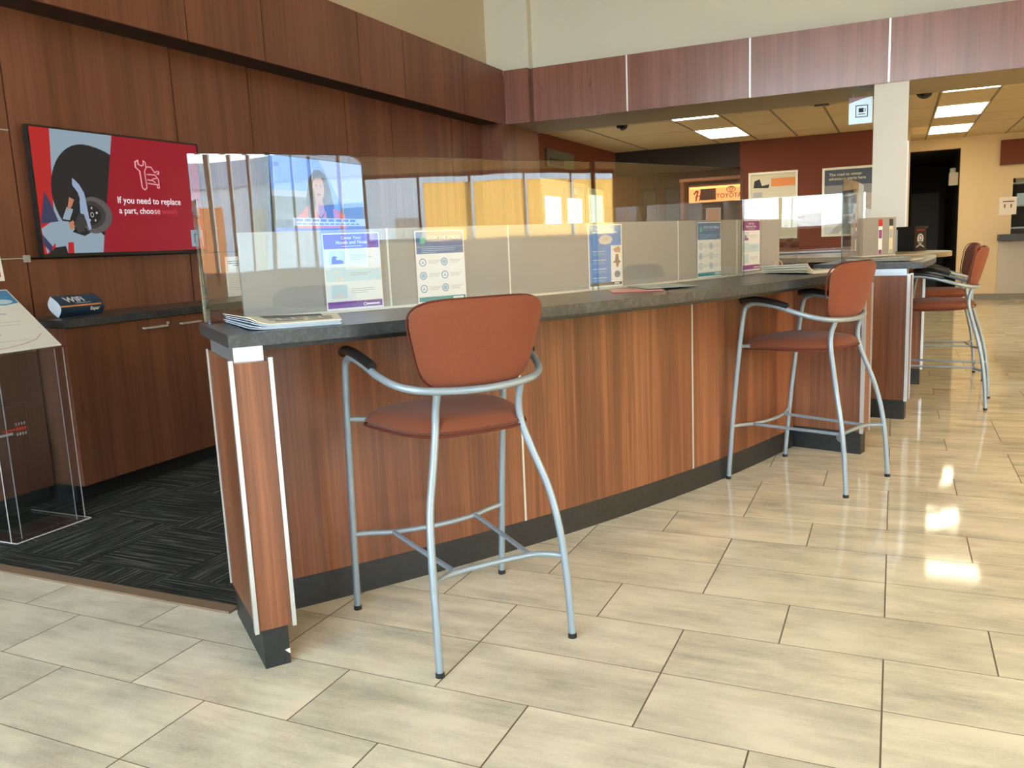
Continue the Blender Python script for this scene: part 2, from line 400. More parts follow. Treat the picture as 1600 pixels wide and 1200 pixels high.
# carpet behind the counter and the metal edge strip along it
bm = bmesh.new()
pts = [Vector((-4.5, 2.245, .001))]
for i in range(31): pts.append(pol(9.262, -37.2+i*21.5/30, .001))
pts = [Vector((-4.5, 2.245, .001)), Vector((-2.215, 2.245, .001))] + pts[1:] + [Vector((-.6, 9.3, .001)), Vector((-4.5, 9.3, .001))]
prism(bm, pts, (0, 0, .005)); o = struct('floor_carpet', bm, CARP)
struct('trim_1', one(bx, -4.5, -2.205, 2.195, 2.25, 0, .009), mat('bronze_threshold_strip', (.27, .19, .12), .5, .2), bevel=.003)

# left wall
struct('wall_left', one(bx, -4.62, -4.53, -5, 17.2, 0, 5.2), CREAM)
seams = [-5, -2.7, -1.48, -.72, .53, 1.28, 2.5, 3.245, 4.47, 5.225, 6.465, 7.225, 8.45, 9.2]
wl = bpy.data.objects['wall_left']
for i, (a, b) in enumerate(zip(seams, seams[1:])):
    for z0, z1 in ([(.0, 1.345), (1.352, 2.05), (2.057, 2.8)] if i < 7 else [(0, 1.342), (1.350, 2.8)]):
        link('wall_panel', one(bx, -4.53, -4.50, a+.005, b-.005, z0+.002, z1-.002), W_WALL, wl, bevel=.001)
link('corner_clip', one(bx, -4.505, -4.493, 3.222, 3.262, 1.326, 1.366), ALU2, wl)
link('reveal_strip', one(bx, -4.512, -4.4985, .5, 3.24, 1.3455, 1.3515), ALU2, wl)
link('reveal_strip', one(bx, -4.512, -4.4985, .5, 3.24, 2.0505, 2.0565), ALU2, wl)
link('shadow_backing', one(bx, -4.529, -4.523, -5, 9.2, 0, 2.8), BLKP, wl)
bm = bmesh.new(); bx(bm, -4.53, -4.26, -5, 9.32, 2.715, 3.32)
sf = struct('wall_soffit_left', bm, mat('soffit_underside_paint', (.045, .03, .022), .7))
ss = [-5, -3.9, -2.65, -1.9, -.65, .1, 1.35, 2.1, 3.35, 4.39, 5.14, 6.36, 7.10, 8.30, 9.33]
for a, b in zip(ss, ss[1:]):
    link('fascia_panel', one(bx, -4.26, -4.24, a+.005, b-.005, 2.71, 3.325), W_WALL, sf, bevel=.001)
# wood return where the left wall meets the beam line
struct('wall_return_left', one(bx, -4.53, -4.22, 9.2, 10.3, 0, 2.72), W_WALL)
# low lounge part of the left wall, rust paint
struct('wall_left_rear', one(bx, -4.58, -4.50, 10.3, 17.2, 0, 2.86), RUST)

# upper hall walls
struct('wall_upper_rear', one(bx, -4.6, 8.6, 9.62, 9.8, 3.3, 5.2), HWALL)
struct('wall_pilaster_rear', one(bx, -4.53, -3.98, 9.50, 9.66, 3.3, 5.2), HWALL)
struct('ceiling', one(bx, -4.6, 8.6, -5.1, 9.8, 5.2, 5.3), CREAM)

# beam with wood fascia across the hall
bm = bmesh.new(); bx(bm, -4.53, 8.6, 9.42, 10.42, 2.72, 3.30)
bfm = struct('wall_beam_front', bm, BEAM)
fx_ = [-3.90, -2.765, -1.435, -.105, 1.225, 2.555, 3.885, 5.215, 6.545, 7.875, 8.55]
for a, b in zip(fx_, fx_[1:]):
    link('fascia_panel', one(bx, a+.011, b-.011, 9.39, 9.42, 2.72, 3.32), wood('sky_tinted_fascia', (.16, .06, .04), (.235, .088, .062), (.31, .125, .09), .25, .7) if 'sky_tinted_fascia' not in MATS else MATS['sky_tinted_fascia'], bfm, bevel=.0015)  # violet of the reflected sky is mixed into these cherry tones
for a in fx_[1:-1]:
    link('reveal_strip', one(bx, a-.009, a+.009, 9.394, 9.425, 2.722, 3.318), mat('bright_reveal_metal', (.92, .93, .95), .35, .3), bfm)
link('corner_panel', one(bx, -4.24, -3.93, 9.34, 9.42, 2.715, 3.322), MATS['sky_tinted_fascia'], bfm, bevel=.0015)
link('shadow_gap', one(bx, -3.93, -3.89, 9.40, 9.425, 2.72, 3.318), W_ALC, bfm)

# column
bm = bmesh.new(); bx(bm, -.235, .08, 9.425, 9.80, 0, 2.80)
col_ = struct('wall_column_front', bm, COLW, bevel=.004)
link('corner_guard', one(bx, .08, .094, 9.43, 9.50, .95, 2.15), mat('white_corner_guard', (.9, .92, .95), .3), col_)

# suspended ceiling of the low area
bm = bmesh.new(); bx(bm, -4.58, 8.6, 10.40, 22, 2.82, 2.9)
lc = struct('ceiling_low', bm, TILEC)
bm = bmesh.new()
gx = [-4.51+.61*i for i in range(0, 22)]
gx = [-3.91+.01, -3.30, -2.695, -2.08, -1.465, -.85, -.18, .425, 1.035, 1.65, 2.26, 2.87, 3.48, 4.09, 4.7]
for i, x in enumerate(gx):
    if i in (0, 2, 3, 4, 5, 7, 8, 9, 11, 13): bx(bm, x-.012, x+.012, 10.42, 17, 2.814, 2.822)
link('ceiling_grid', bm, TBAR, lc)
bm = bmesh.new()
for y in (11.24, 12.44, 13.64, 14.73, 15.93):
    bx(bm, -4.5, 8.5, y-.006, y+.006, 2.816, 2.8205)
link('ceiling_grid', bm, mat('ceiling_grid_light', (.60, .48, .30), .8), lc)
# lowered right side of the hall
bm = bmesh.new(); bx(bm, 3.3, 8.6, .7, 9.42, 2.82, 2.95)
struct('ceiling_low_right', bm, TILEC)
bm = bmesh.new(); bx(bm, 3.2, 3.3, .7, 9.42, 2.72, 5.2); bx(bm, 3.3, 8.6, .6, .7, 2.72, 5.2)
struct('wall_soffit_right', bm, BEAM)

def clight(x0, x1, y0, y1, label, z=2.82, lm=None):
    t = thing('ceiling_light', label, 'ceiling light', ((x0+x1)/2, (y0+y1)/2, z-.01), 'recessed fluorescent ceiling lights')
    bm = bmesh.new(); w_ = .018
    bx(bm, x0, x1, y0, y0+w_, z-.012, z); bx(bm, x0, x1, y1-w_, y1, z-.012, z)
    bx(bm, x0, x0+w_, y0+w_, y1-w_, z-.012, z); bx(bm, x1-w_, x1, y0+w_, y1-w_, z-.012, z)
    link('frame', bm, WHITE, t)
    link('diffuser', one(bx, x0+w_, x1-w_, y0+w_, y1-w_, z-.008, z-.002), lm or LAMP, t)
clight(-2.69, -2.08, 10.46, 11.24, 'lit ceiling light left of the white column, nearest the wood beam')
clight(-2.69, -2.08, 12.44, 13.64, 'lit ceiling light left of the white column, farther from the wood beam')
clight(.43, 1.03, 10.46, 11.18, 'lit ceiling light right of the white column, closest to the beam')
clight(.43, 1.03, 12.4, 13.62, 'middle lit ceiling light of the row of three right of the column')
clight(.43, 1.03, 14.75, 15.95, 'farthest lit ceiling light of the row right of the column')
for x in (4.0, 6.2):
    for y in (1.2, 3.2, 5.2, 7.2): clight(x, x+.61, y, y+1.2, 'lit ceiling light in the lowered ceiling beside the side windows', lm=LAMPW)

# rear walls
struct('wall_rear_rust', one(bx, -2.37, .10, 14.5, 14.7, 0, 2.86), RUST)
struct('wall_alcove_rear', one(bx, -4.58, -2.2, 15.9, 16.0, 0, 2.86), W_ALC)
struct('wall_alcove_side', one(bx, -2.37, -2.25, 14.7, 15.9, 0, 2.86), RUST)
struct('wall_alcove_header', one(bx, -4.5, -2.37, 14.5, 14.8, 2.42, 2.86), mat('shaded_header', (.02, .012, .009), .7))  # the header's shadow is put into this near-black colour
struct('wall_corridor_side', one(bx, .0, .17, 14.7, 17.0, 0, 2.86), YWALL)
bm = bmesh.new(); bx(bm, .99, 1.80, 16.9, 17.05, 0, 2.86); bx(bm, 0.1, .99, 16.9, 17.05, 2.63, 2.86)
bx(bm, 1.80, 8.6, 16.9, 17.05, 0, 1.06); bx(bm, 1.80, 8.6, 16.9, 17.05, 2.06, 2.86)
struct('wall_rear', bm, YWALL)
struct('wall_rear_dado', one(bx, 1.62, 8.6, 16.87, 16.9, .1, 1.0), mat('grey_dado_paint', (.52, .48, .42), .7))
struct('baseboard_rear', one(bx, .99, 8.6, 16.86, 16.9, 0, .10), mat('grey_baseboard_vinyl', (.22, .20, .17), .5))
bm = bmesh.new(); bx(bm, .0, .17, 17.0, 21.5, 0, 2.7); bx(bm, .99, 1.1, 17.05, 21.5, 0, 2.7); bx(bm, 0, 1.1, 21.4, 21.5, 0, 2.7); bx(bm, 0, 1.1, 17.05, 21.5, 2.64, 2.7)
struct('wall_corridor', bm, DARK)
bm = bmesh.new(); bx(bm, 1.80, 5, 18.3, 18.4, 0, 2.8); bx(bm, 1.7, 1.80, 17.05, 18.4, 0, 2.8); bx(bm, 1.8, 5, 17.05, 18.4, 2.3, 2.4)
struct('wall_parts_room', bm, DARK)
struct('wall_right_rear', one(bx, 8.5, 8.6, 9.4, 17, 0, 2.86), CREAM)
struct('wall_right_end', one(bx, 5.0, 8.6, 17.0, 17.1, 0, 2.86), CREAM)

# window wall behind the camera (what the acrylic mirrors)
bm = bmesh.new(); y0, y1 = -5.1, -4.98
bx(bm, -4.6, -4.4, y0, y1, 0, 5.2); bx(bm, 3.0, 8.6, y0, y1, 0, 5.2); bx(bm, -4.4, 3.0, y0, y1, 0, .7); bx(bm, -4.4, 3.0, y0, y1, 2.6, 3.05); bx(bm, .2, 3.0, y0, y1, .7, 2.6); bx(bm, -4.4, 3.0, y0, y1, 4.95, 5.2)
struct('wall_front', bm, HWALL)
MUL = mat('bronze_window_frame', (.10, .07, .05), .5)
def window(name, axis, c, a0, a1, z0, z1, n, m_=MUL, w_=.06):
    bm = bmesh.new()
    def B(p0, p1, q0, q1): (bx(bm, p0, p1, c-.04, c+.04, q0, q1) if axis == 'x' else bx(bm, c-.04, c+.04, p0, p1, q0, q1))
    for i in range(n+1):
        p = a0+(a1-a0)*i/n; B(max(a0, p-w_/2), min(a1, p+w_/2), z0, z1)
    B(a0, a1, z0, z0+w_); B(a0, a1, z1-w_, z1)
    o = struct(name, bm, m_)
    bm = bmesh.new(); (bx(bm, a0, a1, c-.004, c+.004, z0, z1) if axis == 'x' else bx(bm, c-.004, c+.004, a0, a1, z0, z1))
    link('pane', bm, PANE, o); return o
window('window_1', 'x', -5.04, -4.4, .2, .7, 2.6, 3)
window('added_clerestory', 'x', -5.04, -4.4, 3.0, 3.05, 4.95, 4)  # unseen clerestory, added to bring daylight in from above
bm = bmesh.new(); bx(bm, 8.5, 8.6, -5, .7, 0, 1.0); bx(bm, 8.5, 8.6, .7, 9.4, 0, 1.42); bx(bm, 8.5, 8.6, .7, 9.4, 2.5, 2.95); bx(bm, 8.5, 8.6, -5, -4.8, 1.0, 3.4); bx(bm, 8.5, 8.6, 7.8, 9.4, 1.42, 2.5)
bx(bm, 8.5, 8.6, .7, 9.4, 2.95, 5.2); bx(bm, 8.5, 8.6, -5.1, .7, 3.4, 5.2)
struct('wall_right', bm, CREAM)
window('window_3', 'y', 8.55, .7, 7.8, 1.42, 2.5, 5)
window('window_4', 'y', 8.55, -4.8, .7, 1.0, 3.4, 9, mat('pale_window_frame', (.62, .60, .58), .45), .09)
for k, yy in enumerate((2.9, 4.3, 5.7, 7.1)):
    t = tag(link('roller_shade', one(bx, 8.44, 8.446, yy-.66, yy+.66, 1.40, 2.34), SHADE), 'yellow roller shade drawn over a side window', 'shade', 'yellow roller shades on the side windows')

# outside
struct('ground_outside', one(bx, -60, 60, -70, -5.2, -.3, -.15), mat('asphalt', (.38, .37, .35), .9))
bm = bmesh.new(); bx(bm, 8.8, 70, -5.2, 60, -.3, -.15); struct('ground_outside_lot', bm, MATS['asphalt'])
b1 = thing('building', 'long low tan building across the lot', 'building', (-10, -40, -.15))
bm = bmesh.new(); bx(bm, -34, 30, -50, -38, -.15, 1.5); link('wall', bm, mat('tan_siding', (.62, .47, .33), .8), b1)
bm = bmesh.new(); bx(bm, -34.3, 30.3, -50.3, -37.7, 1.5, 1.75); link('roof', bm, mat('brown_roof', (.16, .10, .08), .8), b1)
b2 = thing('building', 'white building with a grey roof band beyond the side lot', 'building', (34, 0, -.15))
bm = bmesh.new(); bx(bm, 30, 44, -30, 30, -.15, 4.4); link('wall', bm, mat('white_siding', (.7, .7, .68), .8), b2)
bm = bmesh.new(); bx(bm, 29.9, 44.1, -30, 30, 4.4, 5.5); link('fascia_band', bm, mat('grey_fascia', (.42, .45, .48), .6), b2)

for y0_, y1_, z1_, m_, nm in ((-21, -17.5, 4.3, RED, 'red_wall_panel'), (-16.8, -14.5, 3.6, ORNG, 'orange_wall_panel'), (-12, -10.8, 3.4, SAND, 'cream_wall_panel'), (-6.5, -3.8, 3.3, SKYB, 'blue_wall_panel'), (-1.5, .5, 2.6, TAN, 'brown_door_panel')):
    link(nm, one(bx, 29.9, 30, y0_, y1_, 0, z1_), m_, b2)

# ================================================================= COUNTERS
def counter(label, t0, t1, near_panel, far_panel, seams_, loc, rtop=9.66, cat='counter', disc=False):
    t = thing('service_counter', label, cat, loc, 'curved cherry wood service counters')
    bm = bmesh.new(); arc(bm, 9.06, rtop, t0, t1, 1.03, 1.07, .5); link('countertop', bm, SLATE, t, bevel=.0015)
    bm = bmesh.new(); arc(bm, 9.10, 9.62, t0+.12, t1-.1, 1.012, 1.03, .6); link('underside_rail', bm, KICK, t)
    e = [near_panel]+seams_+[far_panel]
    for a, b in zip(e, e[1:]):
        bm = bmesh.new(); arc(bm, 9.255, 9.275, a+(.035 if a != e[0] else .3), b-(.035 if b != e[-1] else .3), .12, 1.012, .5); link('front_panel', bm, W_CTR, t)
    for s_ in seams_:
        bm = bmesh.new(); arc(bm, 9.262, 9.2775, s_-.032, s_+.032, .12, 1.012); link('seam_strip', bm, ALU2, t)
    bm = bmesh.new(); arc(bm, 9.12, 9.27, near_panel+.2, far_panel-.2, .0, .122, .5); link('kickboard', bm, KICK, t)
    bm = bmesh.new(); arc(bm, 9.11, 9.25, near_panel+.1, far_panel-.1, .122, 1.012, .6); link('staff_side_panel', bm, W_WALL, t)
    for th in (near_panel, far_panel):
        ep = link('end_panel', one(radbox, 9.215, 9.685, th, .052, .135, .985), W_CTR, t)
        r1 = 9.685
        for sgn in (-1, 1):
            link('edge_strip', one(radbox, r1-.014, r1+.006, th, .0065, .13, .995, off=sgn*.0585), ALU, ep)
            link('back_edge_strip', one(radbox, 9.209, 9.217, th, .003, .135, .99, off=sgn*.054), ALU2, ep)
        link('kick_plate', one(radbox, 9.19, 9.672, th, .040, 0, .136), KICK, t)
        link('support_block', one(radbox, 9.24, 9.664, th, .044, .985, 1.012+.018), ALUP, t)
    return t
c1 = counter('long curved cherry wood counter with dark slate top, nearest the camera', -37.62, -15.25, -37.30, -15.62, [-29.99, -22.99], pol(9.4, -26))
# chipped corner of the near kick plate
P0 = pol(9.6725, -37.30); e_ = Vector((math.cos(math.radians(-37.3)), math.sin(math.radians(-37.3)), 0)); s_ = Vector((-e_.y, e_.x, 0))
bm = bmesh.new(); prism(bm, [P0+s_*.0405+Vector((0,0,.052)), P0+s_*.0405+Vector((0,0,.032)), P0+s_*.024+Vector((0,0,.048))], e_*.0012); link('chipped_corner', bm, NEWS, c1)
c2 = counter('farther curved cherry wood counter ending in a rounded table top', -9.55, .2, -9.2, -.5, [], pol(9.4, -5), rtop=9.76)
bm = bmesh.new(); cyl(bm, -.36, 8.82, 1.03, 1.072, .84, seg=64); link('round_top', bm, mat('tan_table_laminate', (.42, .34, .20), .25), c2)
bm = bmesh.new(); cyl(bm, -.36, 8.82, .10, 1.03, .42, seg=40); link('round_pedestal', bm, W_CTR, c2)
bm = bmesh.new(); cyl(bm, -.36, 8.82, .0, .10, .40, seg=40); link('pedestal_base', bm, KICK, c2)
for o in c2.children:   # longer end panels on the second counter
    pass
# straight counter at the back, under the beam
t = thing('back_counter', 'straight cherry wood counter with dark top in front of the column', 'counter', (-1.8, 10.5, 0))
link('countertop', one(bx, -3.6, -.3, 10.30, 10.9, 1.03, 1.07), SLATE, t, bevel=.002)
link('support_rail', one(bx, -3.58, -.32, 10.335, 10.36, .985, 1.03), ALU, t)
link('front_panel', one(bx, -3.6, -.3, 10.36, 10.4, .12, 1.03), W_CTR, t)
link('kickboard', one(bx, -3.58, -.32, 10.38, 10.42, 0, .12), KICK, t)
link('side_panel', one(bx, -3.6, -3.56, 10.4, 10.88, 0, 1.03), W_CTR, t)
link('side_panel', one(bx, -.34, -.3, 10.4, 10.88, 0, 1.03), W_CTR, t)

# frosted partition screens
def screen(label, edges, loc):
    t = thing('privacy_screen', label, 'partition screen', loc, 'taupe privacy screens on the counters')
    for a, b in zip(edges, edges[1:]):
        bm = bmesh.new(); arc(bm, 9.075, 9.095, a+.012, b-.012, 1.078, 1.386, .6); link('screen_panel', bm, FROST, t)
    for a in edges[1:-1]:
        bm = bmesh.new(); arc(bm, 9.078, 9.0965, a-.022, a+.022, 1.072, 1.386); link('joint_strip', bm, mat('pale_joint_strip', (.72, .72, .68), .4), t)
    bm = bmesh.new(); arc(bm, 9.070, 9.108, edges[0], edges[-1], 1.0705, 1.080, .6); link('base_channel', bm, mat('satin_channel', (.62, .62, .58), .4, .3), t)
screen('long taupe frosted screen along the staff edge of the nearest counter', [-36.65, -33.0, -29.35, -25.7, -22.1, -18.35, -14.65+.0], pol(9.09, -26, 1.07))
t = thing('privacy_screen', 'short taupe frosted screen on the farther curved counter', 'partition screen', (-.14, 7.87, 1.07), 'taupe privacy screens on the counters')
SA, SB = Vector((-.275, 7.715, 0)), Vector((.0, 8.02, 0)); sd_ = (SB-SA).normalized(); sn_ = Vector((sd_.y, -sd_.x, 0))
bm = bmesh.new(); prism(bm, [SA+Vector((0,0,1.078)), SB+Vector((0,0,1.078)), SB+Vector((0,0,1.396)), SA+Vector((0,0,1.396))], -sn_*.02); link('screen_panel', bm, FROST, t)
bm = bmesh.new(); prism(bm, [SA+sn_*.006+Vector((0,0,1.0705)), SB+sn_*.006+Vector((0,0,1.0705)), SB+sn_*.006+Vector((0,0,1.08)), SA+sn_*.006+Vector((0,0,1.08))], -sn_*.03); link('base_channel', bm, MATS['satin_channel'], t)

def shield(label, a, b, r, z1, loc, group='clear acrylic sneeze shields'):
    t = thing('acrylic_shield', label, 'acrylic shield', loc, group)
    bm = bmesh.new(); arc(bm, r, r+.006, a, b, 1.074, z1, .35); link('pane', bm, ACR, t)
    for th in (a, b):
        bm = bmesh.new(); arc(bm, r-.001, r+.007, th-.012, th+.012, 1.072, z1+.001); link('polished_edge', bm, ACRE, t)
    bm = bmesh.new(); arc(bm, r-.0005, r+.0065, a, b, z1, z1+.003, .5); link('polished_top_edge', bm, ACRE, t)
    return t
sh = shield('tall clear acrylic shield at the near end of the nearest counter', -37.55, -26.42, 9.122, 1.655, pol(9.125, -32, 1.07))
bm = bmesh.new(); radbox(bm, 9.130, 9.185, -37.50, .004, 1.072, 1.50); link('end_bracket', bm, ACRE, sh)
shield('second clear acrylic shield on the nearest counter, farther from the camera', -26.2, -18.2, 9.122, 1.660, pol(9.125, -22, 1.07))
sl = thing('acrylic_shield', 'low clear acrylic wing with rounded corner past the end of the nearest screen', 'acrylic shield', pol(9.09, -13.6, 1.07), 'clear acrylic sneeze shields')
bm = bmesh.new(); q = []
for th, z in ((-14.62, 1.08), (-12.4, 1.08), (-12.4, 1.335), (-12.48, 1.36), (-12.7, 1.375), (-13.3, 1.383), (-14.62, 1.384)): q.append(pol(9.088, th, z))
prism(bm, q, (q[1]-q[0]).cross(Vector((0,0,1))).normalized()*.006); link('pane', bm, ACR, sl)
shield('clear acrylic shield on the farther curved counter', -8.2, -.6, 9.20, 1.66, pol(9.125, -5, 1.07))
t = thing('acrylic_shield', 'clear acrylic pane standing on the straight back counter, nearer the column', 'acrylic shield', (-1.1, 10.4, 1.07), 'clear acrylic sneeze shields')
link('pane', one(bx, -1.9, -.32, 10.40, 10.406, 1.076, 1.715), ACR, t); link('base_channel', one(bx, -1.9, -.32, 10.392, 10.414, 1.07, 1.084), mat('white_channel', (.85, .88, .9), .4), t)
link('polished_top_edge', one(bx, -1.9, -.32, 10.40, 10.406, 1.715, 1.719), ACRE, t)
t = thing('acrylic_shield', 'clear acrylic pane standing on the straight back counter, at its left end', 'acrylic shield', (-2.8, 10.4, 1.07), 'clear acrylic sneeze shields')
link('pane', one(bx, -3.5, -2.15, 10.40, 10.406, 1.076, 1.715), ACR, t); link('base_channel', one(bx, -3.5, -2.15, 10.392, 10.414, 1.07, 1.084), MATS['white_channel'], t)
link('polished_top_edge', one(bx, -3.5, -2.15, 10.40, 10.406, 1.715, 1.719), ACRE, t)

# ================================================================= STOOLS
def pad(bm, W0, W1, Hh, zc, T, n=3.4, seg=56, rings=10, mode='back', curve=.9, yb=0, tilt=0.0, crown=0):
    "upholstered pad: outline superellipse, half width W0 at the bottom to W1 at the top"
    fr, bk = [], []
    for side in (1, -1):
        grid = []
        for k in range(rings+1):
            rho = k/rings; rw = []
            for j in range(seg):
                a = 2*PI*j/seg; c_, s_ = math.cos(a), math.sin(a)
                yy = Hh*math.copysign(abs(s_)**(2/n), s_); w_ = W0+(W1-W0)*(yy/Hh*.5+.5)
                xx = w_*math.copysign(abs(c_)**(2/n), c_)
                xx *= rho; yy *= rho
                th = T*math.sqrt(max(0, 1-rho**5))*side
                if mode == 'back': p = (xx, yb+curve*xx*xx+th*.5+tilt*yy, zc+yy)
                else: p = (xx, yb+yy, zc+th*.5-curve*xx*xx-(crown*max(0, yy/Hh)**3) )
                rw.append(bm.verts.new(p))
            grid.append(rw)
        for k in range(rings):
            for j in range(seg):
                A, B, D, E_ = grid[k][j], grid[k][(j+1)%seg], grid[k+1][(j+1)%seg], grid[k+1][j]
                f = bm.faces.new((A, B, D, E_)) ; f.smooth = True
    bmesh.ops.remove_doubles(bm, verts=bm.verts, dist=.0004)
def outline(W0, W1, Hh, zc, n=3.4, seg=48, mode='back', curve=.9, yb=0, tilt=0, crown=0, dy=0):
    out = []
    for j in range(seg):
        a = 2*PI*j/seg; c_, s_ = math.cos(a), math.sin(a)
        yy = Hh*math.copysign(abs(s_)**(2/n), s_); w_ = W0+(W1-W0)*(yy/Hh*.5+.5); xx = w_*math.copysign(abs(c_)**(2/n), c_)
        out.append((xx, yb+curve*xx*xx+tilt*yy+dy, zc+yy) if mode == 'back' else (xx, yb+yy, zc+dy-curve*xx*xx-crown*max(0, yy/Hh)**3))
    return out
def make_stool():
    t = thing('bar_stool', '', 'bar stool', world=False)
    bm = bmesh.new(); pad(bm, .200, .290, .255, .735, .082, n=3.4, mode='seat', curve=.10, yb=.045, crown=.02)
    st = link('seat', bm, FAB, t)
    bm = bmesh.new(); tube(bm, outline(.201, .291, .256, .720, n=3.4, mode='seat', curve=.10, yb=.045, crown=.02), .0042, 6, 1, True); link('piping', bm, FABD, st)
    bm = bmesh.new(); pad(bm, .178, .248, .142, 1.003, .050, n=4.6, mode='back', curve=.85, yb=-.232, tilt=-.26)
    bk = link('backrest', bm, FAB, t)
    bm = bmesh.new(); tube(bm, outline(.179, .249, .143, 1.003, n=4.6, curve=.85, yb=-.218, tilt=-.26), .0038, 6, 1, True); link('piping', bm, FABD, bk)
    R_ = .0125
    for s in (-1, 1):
        lg = link('leg', one(tube, [(s*.300, .312, .01), (s*.303, .278, .40), (s*.306, .238, .75), (s*.306, .216, .90), (s*.305, .200, .938)], R_, 12), SILV, t)
        link('foot_cap', one(cyl, s*.300, .312, 0, .016, .0145, .0138, 16), BLKM, lg)
        lg = link('leg', one(tube, [(s*.240, -.312, .01), (s*.236, -.298, .2), (s*.229, -.276, .36), (s*.212, -.243, .50), (s*.176, -.203, .635), (s*.153, -.178, .73), (s*.147, -.178, .80), (s*.146, -.198, .862)], R_, 12), SILV, t)
        link('foot_cap', one(cyl, s*.240, -.312, 0, .016, .0145, .0138, 16), BLKM, lg)
        bm = bmesh.new()
        pp = [(s*.305, .235, .962), (s*.304, .20, .972), (s*.303, .13, .971), (s*.297, .05, .957), (s*.288, -.02, .937)]
        tube(bm, pp, .0165, 10, 4)
        for v_ in bm.verts: v_.co.z = v_.co.z if v_.co.z < 0 else v_.co.z
        bmesh.ops.scale(bm, vec=(1, 1, 1), verts=bm.verts)
        link('armrest', bm, BLKP, t)
        link('side_bar', one(tube, [(s*.165, .245, .288), (s*.150, -.02, .288), (s*.135, -.222, .288)], .0085, 8), SILV, t)
        link('seat_bracket', one(tube, [(s*.306, .240, .728), (s*.24, .22, .722)], .009, 8), SILV, t)
        link('seat_bracket', one(tube, [(s*.152, -.178, .735), (s*.13, -.10, .715)], .009, 8), SILV, t)
    link('arm_rail', one(tube, [(-.305, .200, .936), (-.304, .170, .950), (-.302, .12, .952), (-.296, .03, .936), (-.282, -.06, .908), (-.245, -.145, .882), (-.165, -.200, .867), (0, -.226, .860), (.165, -.200, .867), (.245, -.145, .882), (.282, -.06, .908), (.296, .03, .936), (.302, .12, .952), (.304, .170, .950), (.305, .200, .936)], .0125, 12), SILV, t)
    link('footrest', one(tube, [(-.301, .288, .295), (-.235, .272, .292), (-.15, .245, .288), (0, .228, .287), (.15, .245, .288), (.235, .272, .292), (.301, .288, .295)], .0095, 10), SILV, t)
    link('rear_crossbar', one(tube, [(-.231, -.286, .28), (-.212, -.262, .280), (-.175, -.236, .282), (-.13, -.226, .284), (0, -.222, .285), (.13, -.226, .284), (.175, -.236, .282), (.212, -.262, .280), (.231, -.286, .28)], .0095, 10), SILV, t)
    return t
def dup(root):
    r = root.copy(); C.objects.link(r)
    for ch in root.children:
        c = ch.copy(); C.objects.link(c); c.parent = r
        for gch in ch.children:
            d = gch.copy(); C.objects.link(d); d.parent = c
    return r
proto = make_stool()
spots = [((-1.339, 2.440), 142.6, 'rust upholstered bar stool with silver legs nearest the camera'),
         ((-.386, 4.616), 157.6, 'rust upholstered bar stool near the far end of the long counter'),
         ((.33, 6.93), 173.0, 'rust upholstered bar stool at the farther counter, nearer of its pair'),
         ((.37, 8.14), 184.0, 'rust upholstered bar stool at the farther counter, rear of its pair')]
for i, (p, ang, lb) in enumerate(spots):
    o = proto if i == 0 else dup(proto)
    o.location = (p[0], p[1], 0); o.rotation_euler = (0, 0, math.radians(ang-90))
    tag(o, lb, 'bar stool', 'rust bar stools along the counters')

# ================================================================= POSTERS ON THE SCREENS
def plane_at(ta, tb, r, z0):
    a, b = pol(r, ta, z0), pol(r, tb, z0); return a, (b-a).normalized(), (b-a).length
LETTER_R = 9.0995
def sheet(label, name, ta, tb, z0, z1, rc=LETTER_R):
    a, right, wd = plane_at(ta, tb, rc, z0)
    t = thing(name, label, 'poster', (a+right*wd/2)[:], 'laminated health notices taped to the counter screens')
    A = Art(a, right, (0, 0, 1), wd, z1-z0, t)
    A.poly('paper', [rect(0, 0, 1, 1)], PAPER, 0)
    return t, A
def sleeve(A):
    A.poly('plastic_sleeve', [rect(-.05, -.008, 1.05, 1.02)], SLEEVE, 9, thick=.0002)
def lines(A, specs, m, layer=2, name='text_lines', th=.006):
    A.poly(name, [rect(x, y, x+w_, y+th) for x, y, w_ in specs], m, layer)
def purple(label, ta, tb, z0, z1, P_, font=.0165):
    t, A = sheet(label, 'health_poster', ta, tb, z0, z1)
    A.poly('header_band', [rect(.02, .80, .98, .985)], P_, 1); A.poly('footer_band', [rect(.02, .03, .98, .115)], P_, 1)
    A.poly('pale_band', [rect(.02, .375, .98, .53)], PALEB, 1)
    A.text('Cover Your', font, PAPER, .5, .918, align='CENTER', bold=.014, fit=.082); A.text('Mouth and Nose', font, PAPER, .5, .858, align='CENTER', bold=.014, fit=.126)
    lines(A, [(.32, .824, .36)], PAPER, 2, 'subtitle_line', .008)
    A.poly('picture', [rect(.10, .60, .37, .775), rect(.10, .375, .37, .56), rect(.10, .155, .37, .335)], PALEB, 2)
    A.poly('picture_figure', [[(.13, .605), (.34, .605), (.33, .645), (.27, .66), (.25, .69), (.19, .71), (.15, .70)]], P_, 3)
    A.poly('picture_figure', [ell(.245, .672, .03, .018), ell(.24, .735, .05, .03), rect(.19, .385, .31, .43), [(.14, .50), (.2, .47), (.24, .5), (.18, .54)], [(.13, .16), (.24, .25), (.34, .16)]], WHITE, 4)
    lines(A, [(.45, .705, .34), (.45, .68, .40), (.45, .655, .2)], GREYINK, 2); lines(A, [(.45, .475, .36), (.45, .45, .28)], GREYINK, 2); lines(A, [(.45, .27, .40), (.45, .245, .42), (.45, .22, .28)], GREYINK, 2)
    A.poly('footer_logo', [rect(.70, .055, .93, .075)]+ring(.67, .067, .03, .022, .35), PAPER, 2)
    sleeve(A); return t
